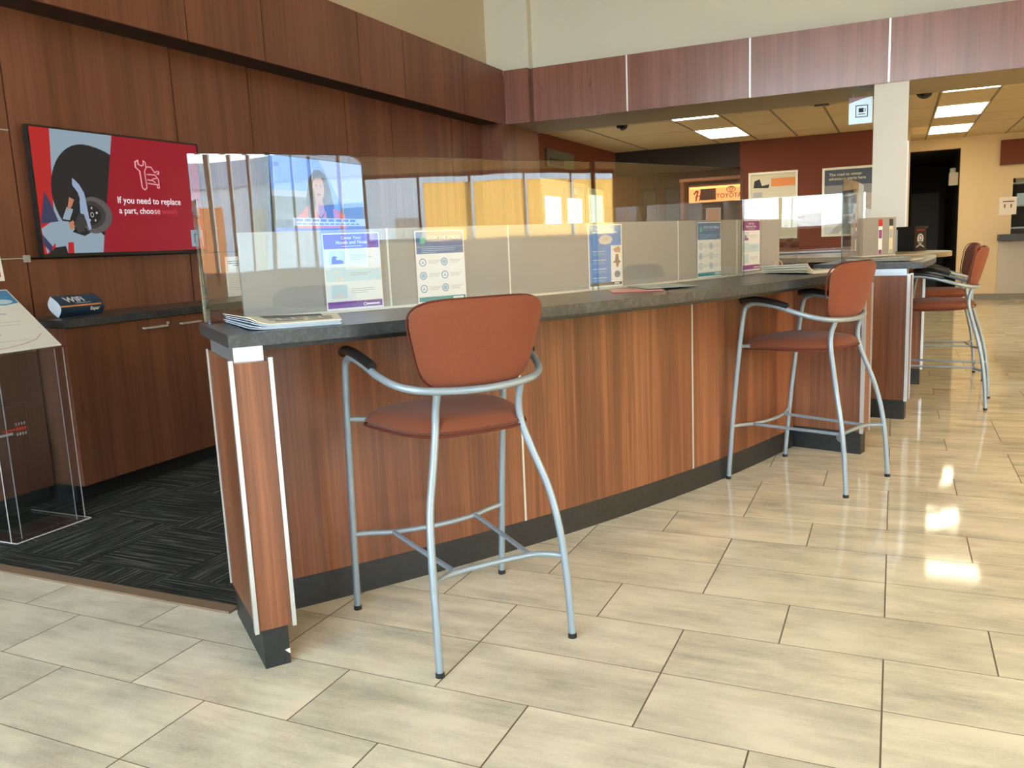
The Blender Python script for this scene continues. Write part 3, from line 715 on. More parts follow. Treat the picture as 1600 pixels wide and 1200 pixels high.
def spread(label, ta, tb, z0, z1):
    t, A = sheet(label, 'health_poster', ta, tb, z0, z1)
    A.poly('header_band', [rect(.02, .685, .98, .985)], BLUE, 1)
    A.poly('header_rule', [rect(.02, .775, .98, .781)], LBLUE, 2)
    A.poly('leaf_logo', [ell(.15, .87, .055, .048)], mat('green_logo_ink', (.10, .55, .42), .5), 2)
    A.text('STOP THE SPREAD', .0178, PALEB, .25, .882, bold=.014, fit=.158)
    lines(A, [(.26, .855, .5), (.12, .75, .7), (.12, .725, .66), (.12, .70, .3)], LBLUE, 2, 'subtitle_line', .007)
    asp = A.w/A.h
    rg, fl_ = [], []
    for i, cx_ in enumerate((.13, .57)):
        for j, cy_ in enumerate((.57, .39, .21)):
            rg += ring(cx_, cy_, .07, .07*asp, .18); 
            if (i+j) % 2: fl_.append(ell(cx_, cy_, .045, .045*asp, 14))
            else: fl_.append([(cx_-.03, cy_-.02), (cx_+.03, cy_-.02), (cx_, cy_+.03)])
            lines(A, [(cx_+.11, cy_+.02, .26), (cx_+.11, cy_, .22), (cx_+.11, cy_-.02, .18)], GREYINK, 2, 'text_lines', .005)
    A.poly('round_icon', rg, BLUE, 2); A.poly('icon_symbol', fl_, LBLUE, 2)
    A.poly('footer_band', [rect(.02, .03, .98, .095)], TEAL, 1); A.poly('footer_logo', [rect(.72, .045, .94, .08)], PALEB, 2)
    sleeve(A); return t
purple('purple "Cover Your Mouth and Nose" poster nearest the camera', -34.69, -33.22, 1.078, 1.373, PURP)
spread('blue "STOP THE SPREAD" poster behind the nearest bar stool', -32.25, -30.81, 1.076, 1.372)
t, A = sheet('bright blue mask notice with a photo strip on its right side', 'health_poster', -26.42, -24.96, 1.08, 1.378)
A.poly('blue_field', [rect(.03, .07, .97, .98)], SKYB, 1); A.poly('photo_strip', [rect(.66, .075, .98, .66)], PAPER, 2)
A.poly('footer_band', [rect(.03, .03, .97, .075)], INK, 2); A.poly('footer_logo', [rect(.75, .04, .9, .065)], WHITE, 3)
lines(A, [(.24, .905, .5), (.12, .86, .74)], PALEB, 2, 'title_lines', .022)
A.poly('mask_picture', [[(.30, .75), (.34, .70), (.5, .675), (.66, .70), (.72, .76), (.66, .81), (.5, .835), (.36, .81)]], mat('mask_white_ink', (.72, .70, .66), .6), 3)
A.poly('mask_band', [[(.42, .74), (.58, .74), (.62, .77), (.5, .785), (.4, .77)]], mat('mask_beige_ink', (.60, .52, .44), .6), 4)
for y in (.57, .43, .29, .15):
    lines(A, [(.1, y, .42)], PALEB, 2, 'title_lines', .012); lines(A, [(.1, y-.03, .36), (.1, y-.05, .40)], LBLUE, 2)
A.poly('hand_photo', [[(.72, .6), (.9, .65), (.95, .60), (.93, .54), (.78, .55)]], SKIN, 3)
A.poly('figure_photo', [[(.8, .52), (.88, .52), (.9, .42), (.96, .40), (.9, .37), (.86, .31), (.82, .31), (.8, .38), (.7, .38), (.78, .42)]], mat('brown_photo_ink', (.30, .16, .13), .6), 3)
A.poly('figure_photo', [ell(.84, .2, .09, .055)], mat('slate_photo_ink', (.18, .22, .33), .6), 3); sleeve(A)
spread('blue "STOP THE SPREAD" poster near the far end of the long screen', -21.03, -19.53, 1.078, 1.376)
purple('violet "Cover Your Mouth and Nose" poster farthest along the long screen', -18.01, -16.56, 1.09, 1.382, PURP2)
# two narrow leaflets on the farther screen
for lb, f0, P_ in (('narrow leaflet with a red heading on the farther screen, the left one of two', .50, PURP2), ('narrow grey leaflet on the farther screen, the right one of two', .80, None)):
    o_ = SA+sd_*(f0*.41)+sn_*.003+Vector((0, 0, 1.09)); t = thing('leaflet', lb, 'poster', o_[:], 'narrow leaflets on the farther screen')
    A = Art(o_, sd_, (0, 0, 1), .045, .29, t); A.poly('paper', [rect(0, 0, 1, 1)], PAPER if P_ else SAND, 0)
    A.poly('header_band', [rect(0, .80, 1, 1)], RED if P_ else INK, 1); A.poly('picture', [rect(.1, .45, .9, .7), rect(.1, .0, .9, .12)], P_ or GREYINK, 1)
# notice on the left wall beside the shield
t = thing('paper_notice', 'white paper notice with printed lines taped beside the near shield', 'notice', (-4.5, 4.9, 1.02), None)
A = Art((-4.499, 4.80, 1.015), (0, 1, 0), (0, 0, 1), .22, .295, t); A.poly('paper', [rect(0, 0, 1, 1)], PAPER, 0, thick=.001)
lines(A, [(.12, .87, .7), (.12, .82, .55), (.35, .77, .4)], INK, 3, 'title_lines', .02)
lines(A, [(.1, .66-.045*i, .75 - .1*(i % 3)) for i in range(12)], GREYINK, 3)

# ================================================================= PAPERS ON THE COUNTERS
def folded(label, name, P4, z, n=3, m_top=NEWS, m_edge=NEWSB, dz=.004, curl=.015, group=None, lines_=True, cover=None):
    "stack of folded sheets; P4 = near-left, near-right, far-right, far-left corners"
    c_ = sum((Vector((*p, 0)) for p in P4), Vector())/4; c_.z = z
    t = thing(name, label, 'newspaper' if name == 'newspaper' else 'magazine', c_[:], group)
    A4 = [Vector((*p, 0)) for p in P4]
    for k in range(n):
        bm = bmesh.new(); N, Mq = 10, 6; g_ = []
        sh_ = .006*k
        for i in range(N+1):
            rw = []
            for j in range(Mq+1):
                u_, v_ = i/N, j/Mq
                p = (A4[0]*(1-u_)+A4[1]*u_)*(1-v_)+(A4[3]*(1-u_)+A4[2]*u_)*v_
                p = c_.xy.to_3d()+(p-c_.xy.to_3d())*(1-.02*((n-1-k) % 3))
                e2 = max(0, (v_-.55)/.45)
                h = z+.001+dz*k+curl*(k+1)/n*max(0, 1-u_*4)**2*(1-.4*v_)
                rw.append(bm.verts.new((p.x, p.y, h)))
            g_.append(rw)
        for i in range(N):
            for j in range(Mq): bm.faces.new((g_[i][j], g_[i+1][j], g_[i+1][j+1], g_[i][j+1])).smooth = True
        ex = bmesh.ops.extrude_face_region(bm, geom=bm.faces[:])
        for v_ in [q for q in ex['geom'] if isinstance(q, bmesh.types.BMVert)]: v_.co.z += dz*.8
        o = link('page_bundle', bm, (cover or m_top) if k == n-1 else m_edge, t)
    if lines_:
        zt = z+.001+dz*n+.0006
        def Q(u_, v_): return ((A4[0]*(1-u_)+A4[1]*u_)*(1-v_)+(A4[3]*(1-u_)+A4[2]*u_)*v_)+Vector((0,0,zt))
        bm = bmesh.new()
        for u0, u1, v0, v1 in [(.33, .62, .16, .28), (.66, .92, .17, .25)]+[(.3+.13*i, .4+.13*i, .36+.045*j, .385+.045*j) for i in range(5) for j in range(5)]:
            prism(bm, [Q(u0, v0), Q(u1, v0), Q(u1, v1), Q(u0, v1)], (0, 0, .0004))
        link('print', bm, mat('faded_print', (.26, .25, .22), .7), t)
        bm = bmesh.new(); prism(bm, [Q(.3, .62), Q(.85, .62), Q(.85, .92), Q(.3, .92)], (0, 0, .0004)); link('photo', bm, mat('dark_news_photo', (.10, .10, .10), .6), t)
    return t
q = lambda r, th: tuple(pol(r, th).xy)
folded('folded newspaper at the near end of the nearest counter', 'newspaper', [q(9.585, -37.15), q(9.625, -35.45), q(9.33, -34.95), q(9.13, -37.15)], 1.07, 5, dz=.0035, curl=.026)
folded('red covered magazine lying half under another by the blue mask notice', 'magazine', [q(9.36, -27.1), q(9.50, -26.0), q(9.30, -24.9), q(9.17, -26.1)], 1.07, 2, PAPER, RED, dz=.0022, curl=0, lines_=False, cover=mat('red_white_cover', (.62, .25, .22), .3))
folded('dark covered magazine fanned over the red one on the counter', 'magazine', [q(9.40, -26.0), q(9.50, -24.6), q(9.25, -23.9), q(9.16, -25.2)], 1.0755, 2, PAPER, INK, dz=.0022, curl=0, lines_=False, cover=mat('grey_teal_cover', (.35, .42, .40), .3))
folded('bundle of newspapers with curled pages at the far end of the nearest counter', 'newspaper', [q(9.50, -18.2), q(9.56, -16.2), q(9.22, -15.6), q(9.16, -17.3)], 1.07, 4, m_edge=NEWS, dz=.004, curl=.045)
folded('newspaper and leaflets on the farther curved counter', 'newspaper', [q(9.66, -8.4), q(9.70, -6.0), q(9.30, -5.4), q(9.22, -8.0)], 1.07, 3, m_edge=NEWS, dz=.004, curl=.02)
# pale brown arch just showing above the bundle
t = tag(link('brown_arch', one(tube, [tuple(pol(9.15, -15.6+.44*math.cos(a), 1.073)+Vector((0, 0, .062*math.sin(a)))) for a in [PI*i/12 for i in range(13)]], .005, 8, 2), mat('pale_brown', (.50, .36, .20), .5)), 'small pale brown arch standing behind the far newspaper bundle', 'hoop')
# things on the round table top
t = thing('snack_box', 'black box with a pale round emblem on its right face, on the round table top', 'box', (.12, 9.28, 1.072))
BO, BX_, BY_ = Vector((.165, 9.22, 1.072)), Vector((-.80, .60, 0)), Vector((.60, .80, 0))
def bbox(name, w0, w1, l0, l1, z0, z1, m_):
    bm = bmesh.new(); prism(bm, [BO+BX_*a_+BY_*c_+Vector((0,0,z0-1.072)) for a_, c_ in ((w0, l0), (w1, l0), (w1, l1), (w0, l1))], (0, 0, z1-z0)); return link(name, bm, m_, t, bevel=.003)
DBLK = mat('deep_black_card', (.006, .006, .007), .6)
bbox('body', 0, .185, 0, .185, 1.072, 1.285, DBLK); bbox('lid', -.01, .195, -.01, .195, 1.285, 1.31, mat('black_lid', (.01, .008, .008), .6))
A = Art(BO-BX_*.0006, BY_, (0, 0, 1), .185, .213, t)
A.poly('emblem', [ell(.5, .55, .26, .23)], mat('emblem_grey', (.45, .45, .47), .5), 1); A.poly('emblem_mark', ring(.5, .58, .14, .13, .3)+[[(.3, .42), (.7, .42), (.62, .36), (.38, .36)]], DBLK, 2)
A.poly('emblem_ribbon', [[(.15, .12), (.5, .26), (.85, .12), (.8, .2), (.5, .32), (.2, .2)]], mat('emblem_grey', (0, 0, 0)), 1); A.poly('emblem_bar', [rect(.2, .90, .8, .98)], mat('dark_red_bar', (.18, .01, .015), .5), 1)
t = thing('card_reader', 'small black card reader on the counter between screen and box', 'card reader', (-.2, 9.0, 1.072))
bm = bmesh.new(); bx(bm, -.17, -.07, 9.03, 9.17, 1.072, 1.10); link('base', bm, BLKP, t, bevel=.006)
bm = bmesh.new(); bx(bm, -.155, -.085, 9.05, 9.15, 1.10, 1.118); link('keypad', bm, BLKM, t, bevel=.004)
t = thing('notice_holder', 'small clear holder with a white card beside the column', 'sign holder', (-.16, 9.3, 1.072))
link('card', one(bx, -.21, -.13, 9.30, 9.303, 1.11, 1.225), PAPER, t); link('stand', one(bx, -.215, -.125, 9.28, 9.33, 1.072, 1.082), WHITE, t)
link('printed_band', one(bx, -.20, -.14, 9.2985, 9.3, 1.15, 1.17), LBLUE, t)

# ================================================================= CABINETS ALONG THE LEFT WALL
def cabinet(y0, y1, label, lock=False):
    t = thing('base_cabinet', label, 'cabinet', (-4.25, (y0+y1)/2, 0), 'cherry base cabinets along the left wall')
    link('body', one(bx, -4.49, -4.022, y0, y1, .10, .968), W_WALL, t); link('toe_kick', one(bx, -4.45, -4.07, y0, y1, .0062, .10), KICK, t)
    ym = (y0+y1)/2
    for s, a, b in ((-1, y0, ym), (1, ym, y1)):
        d = link('door', one(bx, -4.02, -4.0, a+.001, b-.001, .102, .966), W_WALL, t)
        h0, h1 = (ym-.235, ym-.06) if s < 0 else (ym+.05, ym+.21)
        bm = bmesh.new(); bx(bm, -3.978, -3.966, h0, h1, .911, .922)
        bx(bm, -4.0, -3.97, h0+.01, h0+.02, .912, .921); bx(bm, -4.0, -3.97, h1-.02, h1-.01, .912, .921); link('handle', bm, ALU2, d)
        if lock and s < 0: link('lock', one(tube, [(-4.0, ym-.035, .93), (-3.992, ym-.035, .93)], .009, 12, 1), ALU2, d)
    return t
cabinet(3.04, 4.50, 'cherry base cabinet with two bar handles left of the near shield', True)
cabinet(4.51, 5.97, 'cherry base cabinet behind the near end of the screen'); cabinet(5.98, 7.44, 'cherry base cabinet under the far end of the wall worktop')
t = tag(link('worktop', one(bx, -4.50, -3.975, 3.03, 7.46, .97, 1.012), SLATE, bevel=.0015), 'dark slate worktop running along the left wall below the televisions', 'worktop')
t = thing('base_cabinet', 'shallower cherry cabinet behind the clear poster stand', 'cabinet', (-4.36, 2.3, 0), 'cherry base cabinets along the left wall')
link('body', one(bx, -4.49, -4.215, 1.0, 3.02, .10, .90), W_WALL, t); link('toe_kick', one(bx, -4.48, -4.26, 1.0, 3.02, .0062, .10), KICK, t)
link('top', one(bx, -4.49, -4.20, .99, 3.028, .90, .93), W_WALL, t)

# WiFi card holder: curved cylinder-section stand on the worktop
t = thing('tent_card', 'curved navy "WiFi" card standing on the worktop below the red television', 'card', (-4.2, 3.3, 1.012))
bm = bmesh.new(); N = 16; A_, B_ = [], []
prof = [( -.045+.16*k/N, .0+.118*math.sin(PI*k/N*.97)**.8) for k in range(N+1)]
# rounded leaf section: back curve and front curve
fr = [(.055*math.sin(PI*k/N) , .128*(1-k/N)) for k in range(N+1)]
bk_ = [(-.055*math.sin(PI*k/N)-.0, .128*(k/N)) for k in range(N+1)]
sec = fr+bk_[1:-1]
x0_, y0_, y1_ = -4.19, 3.16, 3.44
vs0 = [bm.verts.new((x0_+a_*.9-(z_-.0)*.35, y0_, 1.014+z_*.93)) for a_, z_ in sec]; vs1 = [bm.verts.new((x0_+a_*.9-z_*.35, y1_, 1.014+z_*.93)) for a_, z_ in sec]
n_ = len(sec)
bm.faces.new(vs0).material_index = 1; bm.faces.new(vs1[::-1]).material_index = 1
for i in range(n_):
    f = bm.faces.new((vs0[i], vs1[i], vs1[(i+1) % n_], vs0[(i+1) % n_])); f.smooth = True; f.material_index = 0
link('card', bm, [NAVY, mat('pale_card_inside', (.66, .74, .84), .5)], t)
def wp(k, off=.002):
    a_, z_ = .055*math.sin(PI*k/N), .128*(1-k/N); return Vector((x0_+a_*.9-z_*.35+off, 0, 1.014+z_*.93+off*.4))
bm = bmesh.new()
for k in (7.4,):
    p, q2 = wp(k), wp(k+1.0); prism(bm, [(p.x, y0_+.0, p.z), (q2.x, y0_, q2.z), (q2.x, y1_-.02, q2.z), (p.x, y1_-.02, p.z)], (.0008, 0, .0004))
link('orange_stripe', bm, ORNG, t)
p, q2 = wp(5.2, .004), wp(2.6, .004); text('WiFi', .062, WHITE, (p.x, y0_+.05, p.z), (0, 1, 0), (q2-p), t, bold=.02)
p, q2 = wp(12.2, .004), wp(9.5, .004); text('Espar', .028, WHITE, (p.x, y1_-.095, p.z), (0, 1, 0), (q2-p), t, bold=.03)
bm = bmesh.new(); p, q2 = wp(6.3, .003), wp(5.9, .003); prism(bm, [(p.x, y0_+.10, p.z), (q2.x, y0_+.10, q2.z), (q2.x, y0_+.2, q2.z), (p.x, y0_+.2, p.z)], (.0006, 0, .0003)); link('text_line', bm, LBLUE, t)

# ================================================================= TELEVISIONS
def emi(name, c, s=1.0): return mat(name, (.01, .01, .01), .25, emit=c, es=s*.62)
def tv(label, y0, y1, z0, z1, tilt):
    "flat TV leaning forward a little"
    t = thing('television', label, 'television', (-4.44, (y0+y1)/2, z0), None)
    lean = Vector((tilt, 0, 1)).normalized(); xb = -4.455
    n_ = Vector((0, 1, 0)).cross(lean)   # toward +x
    o = Vector((xb, y0, z0)); W_, H_ = y1-y0, z1-z0
    def B(name, u0, u1, v0, v1, d0, d1, m_, par=None):
        bm = bmesh.new(); prism(bm, [o+Vector((0, u, 0))+lean*v_+n_*d0 for u, v_ in ((u0, v0), (u1, v0), (u1, v1), (u0, v1))], n_*(d1-d0)); return link(name, bm, m_, par or t, bevel=.001 if m_ is BLKP else 0)
    B('housing', 0, W_, 0, H_, 0, .03, BLKP)
    b_ = .011
    B('bezel', 0, W_, H_-b_, H_, .03, .034, BLKP); B('bezel', 0, W_, 0, b_*1.7, .03, .034, BLKP); B('bezel', 0, b_, b_*1.7, H_-b_, .03, .034, BLKP); B('bezel', W_-b_, W_, b_*1.7, H_-b_, .03, .034, BLKP)
    bm = bmesh.new(); bx(bm, -4.5, xb+.004, (y0+y1)/2-.2, (y0+y1)/2+.2, z0+.2, z1-.2); link('wall_mount', bm, BLKM, t)
    return t, Art(o+Vector((0, b_, 0))+lean*(b_*1.7)+n_*.031, (0, 1, 0), lean, W_-2*b_, H_-2.7*b_, t)
t, A = tv('wall television showing a red "choose wisely" brake advert', 3.287, 4.556, 1.350, 2.086, .01)
asp = A.w/A.h
E_RED = emi('screen_red', (.30, .003, .018), 1.0); E_RED2 = emi('screen_bright_red', (.45, .012, .016), 1.0); E_PB = emi('screen_pale_blue', (.30, .40, .48), .9)
E_BLK = emi('screen_black', (.010, .012, .016), 1); E_GR = emi('screen_grey', (.10, .09, .09), 1); E_DG = emi('screen_dark_grey', (.035, .035, .04), 1); E_W = emi('screen_white', (.85, .85, .88), 1)
E_PK = emi('screen_pink', (.90, .45, .48), .9); E_FADE = emi('screen_faded_letter', (.55, .06, .09), 1); E_BL = emi('screen_cloth_blue', (.33, .42, .60), .9); E_SK = emi('screen_skin', (.55, .22, .12), .9); E_NV = emi('screen_navy', (.03, .04, .10), 1)
A.poly('screen', [rect(0, 0, 1, 1)], E_RED, 0)
A.map = [(-.2, -.2), (0, 0), (.13, .10), (.405, .303), (.528, .443), (.655, .60), (.79, .715), (.9, .86), (1, 1), (1.2, 1.2)]
A.poly('picture_red_bar', [[(0, 0), (.10, 0), (.135, 1), (0, 1)]], E_RED2, 1)
A.poly('picture_car_body', [[(.08, 0), (.42, 0), (.528, 1), (.135, 1)]], E_PB, 2)
hp = (1.0, -.108, .42)
A.poly('picture_wheel_arch', [[p for p in ell(.365, .50, .265, .40, 40)]], E_BLK, 3, clip=hp)
A.poly('picture_lower_body', [[(.20, 0), (.42, 0), (.434, .14), (.40, .20), (.30, .14), (.20, .18)]], E_PB, 4)
A.poly('picture_strut', [[(.255, .62), (.30, .57), (.33, .50), (.345, .40), (.30, .42), (.285, .50), (.25, .56)]], E_BL, 5)
A.poly('picture_brake_disc', [ell(.385, .315, .10, .088*asp, 40)], E_GR, 6)
A.poly('picture_disc_face', [ell(.372, .318, .080, .066*asp, 32)], E_DG, 7)
A.poly('picture_hub', [ell(.372, .318, .056, .047*asp, 28)], E_BLK, 8)
A.poly('picture_bolts', [ell(.372+.036*math.cos(a), .318+.032*asp*math.sin(a), .006, .006*asp, 10) for a in [2*PI*i/5+.3 for i in range(5)]]+ring(.372, .318, .013, .012*asp, .3), emi('screen_silver', (.5, .48, .46)), 9)
A.poly('picture_caliper', [[(.29, .44), (.335, .45), (.345, .30), (.355, .20), (.335, .19), (.32, .28), (.30, .26), (.285, .34)]], E_BL, 9)
A.poly('picture_arm', [[(.02, .0), (.09, .10), (.19, .14), (.23, .20), (.19, .26), (.09, .27), (.0, .20)], [(.15, .28), (.20, .27), (.235, .36), (.19, .38)]], E_PB, 10)
A.poly('picture_forearm', [[(.19, .35), (.225, .38), (.25, .44), (.215, .46)]], E_SK, 11); A.poly('picture_wrist', [[(.20, .19), (.24, .22), (.225, .27), (.19, .25)]], E_SK, 11)
A.poly('picture_glove', [[(.225, .24), (.27, .33), (.31, .32), (.32, .25), (.30, .18), (.25, .17)]], E_DG, 12)
A.poly('picture_sleeve', [[(.0, .24), (.05, .50), (.09, .38), (.12, .26)], [(.0, .08), (.0, .16), (.06, .06), (.05, .0)]], E_NV, 11)
A.poly('picture_red_tool', [[(.16, 0), (.205, 0), (.21, .09), (.17, .09)]], E_RED2, 12); A.poly('picture_trousers', [[(.03, 0), (.16, 0), (.15, .06), (.08, .05)]], E_BLK, 12)
wr = [(.655, .50), (.65, .68), (.63, .72), (.63, .78), (.645, .80), (.645, .755), (.665, .74), (.68, .755), (.68, .80), (.697, .78), (.697, .72), (.683, .68), (.69, .50), (.672, .475), (.655, .50)]
ic = stroke(wr, .011, asp)+stroke([(.70, .735), (.735, .735), (.76, .675), (.775, .69), (.79, .69), (.79, .665), (.775, .66)], .011, asp)+stroke([(.70, .65), (.76, .65), (.785, .60), (.785, .54), (.70, .55)], .011, asp)+stroke([(.70, .59), (.74, .585), (.755, .565)], .011, asp)+stroke([(.77, .54), (.77, .505), (.785, .505), (.785, .54)], .011, asp)+stroke([(.735, .60), (.775, .615)], .009, asp)
ic = [[(x, .80-(.80-y)*.80+.01) for x, y in pg] for pg in ic]
A.poly('wrench_icon', ic, E_PK, 5)
A.map = None
A.text('If you need to replace', .05, E_W, .435, .425, 6, bold=.008, fit=.51)
A.text('a part, choo', .05, E_W, .439, .335, 6, bold=.008, fit=.270); A.text('se', .05, E_PK, .660, .335, 6, bold=.008, fit=.048); A.text('wisely', .05, E_FADE, .712, .335, 6, bold=.004, fit=.135)
A.poly('corner_label', [rect(.90, .03, .985, .19)], E_PB, 5); A.poly('corner_mark', stroke([(.925, .07), (.925, .15), (.955, .15), (.955, .07)], .012, asp), E_DG, 6)
t, A = tv('wall television showing a newscast with a woman in a coral top', 5.277, 6.546, 1.350, 2.086, .01)
asp = A.w/A.h
S_SKY = emi('screen_sky', (.12, .32, .88), 1.0); S_SKY2 = emi('screen_light_sky', (.34, .48, .90), 1.0); S_GRD = emi('screen_dull_green', (.12, .15, .13), 1)
A.poly('screen', [rect(0, 0, 1, 1)], S_SKY, 0); A.poly('picture_haze', [[(.5, 1), (1, 1), (1, .45), (.75, .45)]], S_SKY2, 1); A.poly('picture_cloud', [rect(0, .56, .5, .63)], emi('screen_cloud', (.35, .40, .50), 1), 1)
A.poly('picture_ground', [rect(0, .0, .42, .56), [(.68, 0), (1, 0), (1, .48), (.72, .45)]], S_GRD, 2)
A.poly('picture_hair', [[(.32, .24), (.34, .55), (.38, .78), (.44, .88), (.50, .89), (.56, .84), (.60, .70), (.64, .45), (.66, .25)]], emi('screen_hair', (.015, .015, .02), 1), 3)
A.poly('picture_coral_top', [[(.22, .12), (.24, .34), (.34, .46), (.42, .44), (.48, .30), (.55, .43), (.66, .44), (.76, .36), (.80, .12)]], emi('screen_coral', (.62, .12, .08), 1), 4)
A.poly('picture_face', [ell(.475, .67, .062, .155, 24), [(.44, .55), (.51, .55), (.53, .40), (.48, .33), (.43, .41)]], emi('screen_face', (.50, .24, .16), 1), 5)
A.poly('picture_hair', [[(.345, .25), (.36, .55), (.40, .75), (.43, .60), (.42, .40), (.40, .24)], [(.55, .26), (.54, .45), (.535, .62), (.57, .75), (.62, .5), (.63, .27)], [(.40, .74), (.44, .84), (.50, .85), (.55, .76), (.52, .80), (.45, .79)]], MATS['screen_hair'], 6)
A.poly('picture_face_features', [ell(.452, .70, .010, .012, 10), ell(.50, .70, .010, .012, 10), ell(.476, .60, .022, .014, 12)], emi('screen_lips', (.22, .05, .05), 1), 7)
A.poly('caption_bar', [rect(.19, .235, 1, .325)], emi('screen_caption', (.55, .66, .92), 1), 8); A.poly('lower_strip', [rect(0, .14, 1, .21)], emi('screen_blue_strip', (.04, .09, .60), 1), 8)
A.poly('caption_tag', [rect(.02, .21, .18, .30)], E_BLK, 9)
A.poly('caption_words', [rect(.22+.085*i, .285, .285+.085*i, .312) for i in range(8)]+[rect(.22+.06*i, .25, .265+.06*i, .265) for i in range(12)], emi('screen_caption_ink', (.08, .16, .50), 1), 9)
A.poly('channel_mark', [rect(.03, .88, .09, .93)], emi('screen_mark', (.03, .14, .60), 1), 3)

# ================================================================= CLEAR POSTER STAND AT THE LEFT
t = thing('poster_stand', 'clear acrylic lectern stand holding a tilted poster board', 'display stand', (-3.95, 2.65, .006))
link('base_plate', one(bx, -4.19, -3.735, 2.445, 2.85, .0062, .014), ACRK, t)
link('back_plate', one(bx, -4.19, -4.184, 2.50, 2.80, .014, 1.12), ACRK, t)
for yy in (2.50, 2.80):
    bm = bmesh.new(); prism(bm, [(-4.184, yy, .014), (-3.775, yy, .014), (-3.775, yy, .90), (-4.06, yy, 1.14), (-4.184, yy, 1.14)], (0, .006, 0)); link('side_plate', bm, ACRK, t)
link('front_plate', one(bx, -3.775, -3.769, 2.445, 2.845, .014, .895), ACRK, t)
bm = bmesh.new()
for x_, yy in ((-3.772, 2.445), (-3.772, 2.845), (-3.779, 2.503), (-3.779, 2.803)): tube(bm, [(x_, yy, .014), (x_, yy, .895)], .0022, 6, 1)
tube(bm, [(-3.735, 2.445, .012), (-3.735, 2.85, .012)], .003, 6, 1); tube(bm, [(-4.19, 2.85, .012), (-3.735, 2.85, .012)], .003, 6, 1); tube(bm, [(-4.19, 2.445, .012), (-3.735, 2.445, .012)], .003, 6, 1)
link('polished_edges', bm, mat('frosted_acrylic_edge', (.62, .60, .60), .3), t)
up_ = Vector((-.349, 0, .276)); L_ = up_.length
A = Art((-3.704, 2.37, .916), (0, 1, 0), up_, .42, L_, t)
A.poly('poster_board', [rect(0, 0, 1, 1)], mat('white_foam_board', (.80, .78, .72), .35), -12, thick=.005)
A.poly('poster_sheet', [rect(.01, .02, .985, .985)], mat('poster_cream', (.70, .69, .60), .3), 1)
A.poly('poster_sky', [[(.01, .985), (.985, .985), (.985, .76), (.8, .73), (.55, .76), (.3, .70), (.01, .74)]], mat('poster_blue', (.06, .22, .42), .3), 2)
A.poly('poster_cloud', [ell(.62, .76, .12, .045), ell(.80, .79, .13, .04), ell(.25, .72, .2, .03)], mat('poster_pale_blue', (.45, .60, .66), .3), 3)
A.poly('poster_cars', [[(.28, .56), (.30, .64), (.42, .66), (.50, .60), (.52, .56)], [(.05, .24), (.06, .33), (.16, .33), (.17, .25)], [(.30, .25), (.31, .34), (.42, .34), (.44, .26)]], BLUE, 4)
A.poly('poster_text_lines', [rect(.58, .58, .72, .60), rect(.30, .52, .6, .53), rect(.1, .45, .8, .455), rect(.1, .40, .75, .405), rect(.1, .15, .7, .155)], GREYINK, 4)
A.poly('poster_red_curve', stroke([(.06, .05), (.35, .055), (.6, .09), (.78, .14), (.9, .22)], .006, A.w/A.h), mat('poster_red', (.60, .16, .10), .4), 4)
A = Art((-4.054, 2.37, 1.236), (0, 1, 0), (-.09, 0, 1), .42, .50, t)
A.poly('header_board', [rect(0, 0, 1, 1)], MATS['white_foam_board'], -12, thick=.005); A.poly('header_print', [rect(.02, .04, .96, .97)], RED, 1)
A = Art((-3.768, 2.445, .014), (0, 1, 0), (0, 0, 1), .40, .88, t)
st_ = [rect(.245+.035*i, .62+.008*i*0, .262+.035*i, .635) for i in range(4)]+[rect(.245+.035*i, .565, .265+.035*i, .58) for i in range(4)]
A.poly('logo_marks', st_+[rect(-.0+.02, .575, .20, .588)], mat('grey_decal', (.35, .30, .30), .5), 2)
A.poly('red_logo_marks', [rect(.245+.035*i, .592, .272+.035*i, .609) for i in range(4)]+[rect(.08, .598, .23, .606)], mat('red_decal', (.55, .03, .02), .5), 2)
A.poly('decal_outline', stroke([(.02, .72), (.40, .74), (.40, .50)], .002, A.w/A.h), mat('faint_decal', (.16, .08, .07), .5), 1)

# ================================================================= LOUNGE BEYOND THE BEAM
# double doors in the left wall
dw = struct('door_1', one(bx, -4.50, -4.46, 10.82, 12.70, 0, 2.2), mat('cream_door_paint', (.55, .52, .42), .5))
DAY = mat('daylit_glass', (.8, .85, .85), .2, emit=(.9, 1, .97), es=1.3)
for a, p0, p1 in ((10.88, 10.99, 11.60), (11.78, 11.88, 12.50)):
    d = link('door_leaf', one(bx, -4.46, -4.44, a, a+.86, .02, 2.10), MATS['cream_door_paint'], dw)
    link('lit_pane', one(bx, -4.442, -4.436, p0, p1, .9, 1.96), DAY, d)
    link('push_bar', one(bx, -4.44, -4.40, a+.08, a+.78, .98, 1.02), ALU2, d)
link('door_closer', one(bx, -4.44, -4.38, 12.15, 12.45, 2.02, 2.10), ALU2, dw)
dw = struct('window_5', one(bx, -4.50, -4.47, 12.86, 13.70, .0, 2.15), mat('pale_green_frame', (.55, .60, .52), .5))
link('lit_pane', one(bx, -4.47, -4.464, 12.95, 13.6, .9, 2.05), mat('dim_daylit_glass', (.6, .65, .6), .2, emit=(.8, .95, .85), es=.5), dw)
t = thing('wall_sign', 'small dark wall sign above the cream double doors', 'sign', (-4.49, 11.8, 2.4))
link('board', one(bx, -4.50, -4.47, 11.2, 12.3, 2.38, 2.62), mat('olive_sign', (.10, .10, .07), .5), t)
link('sign_lettering', one(bx, -4.47, -4.465, 11.3, 11.85, 2.41, 2.50), INK, t)
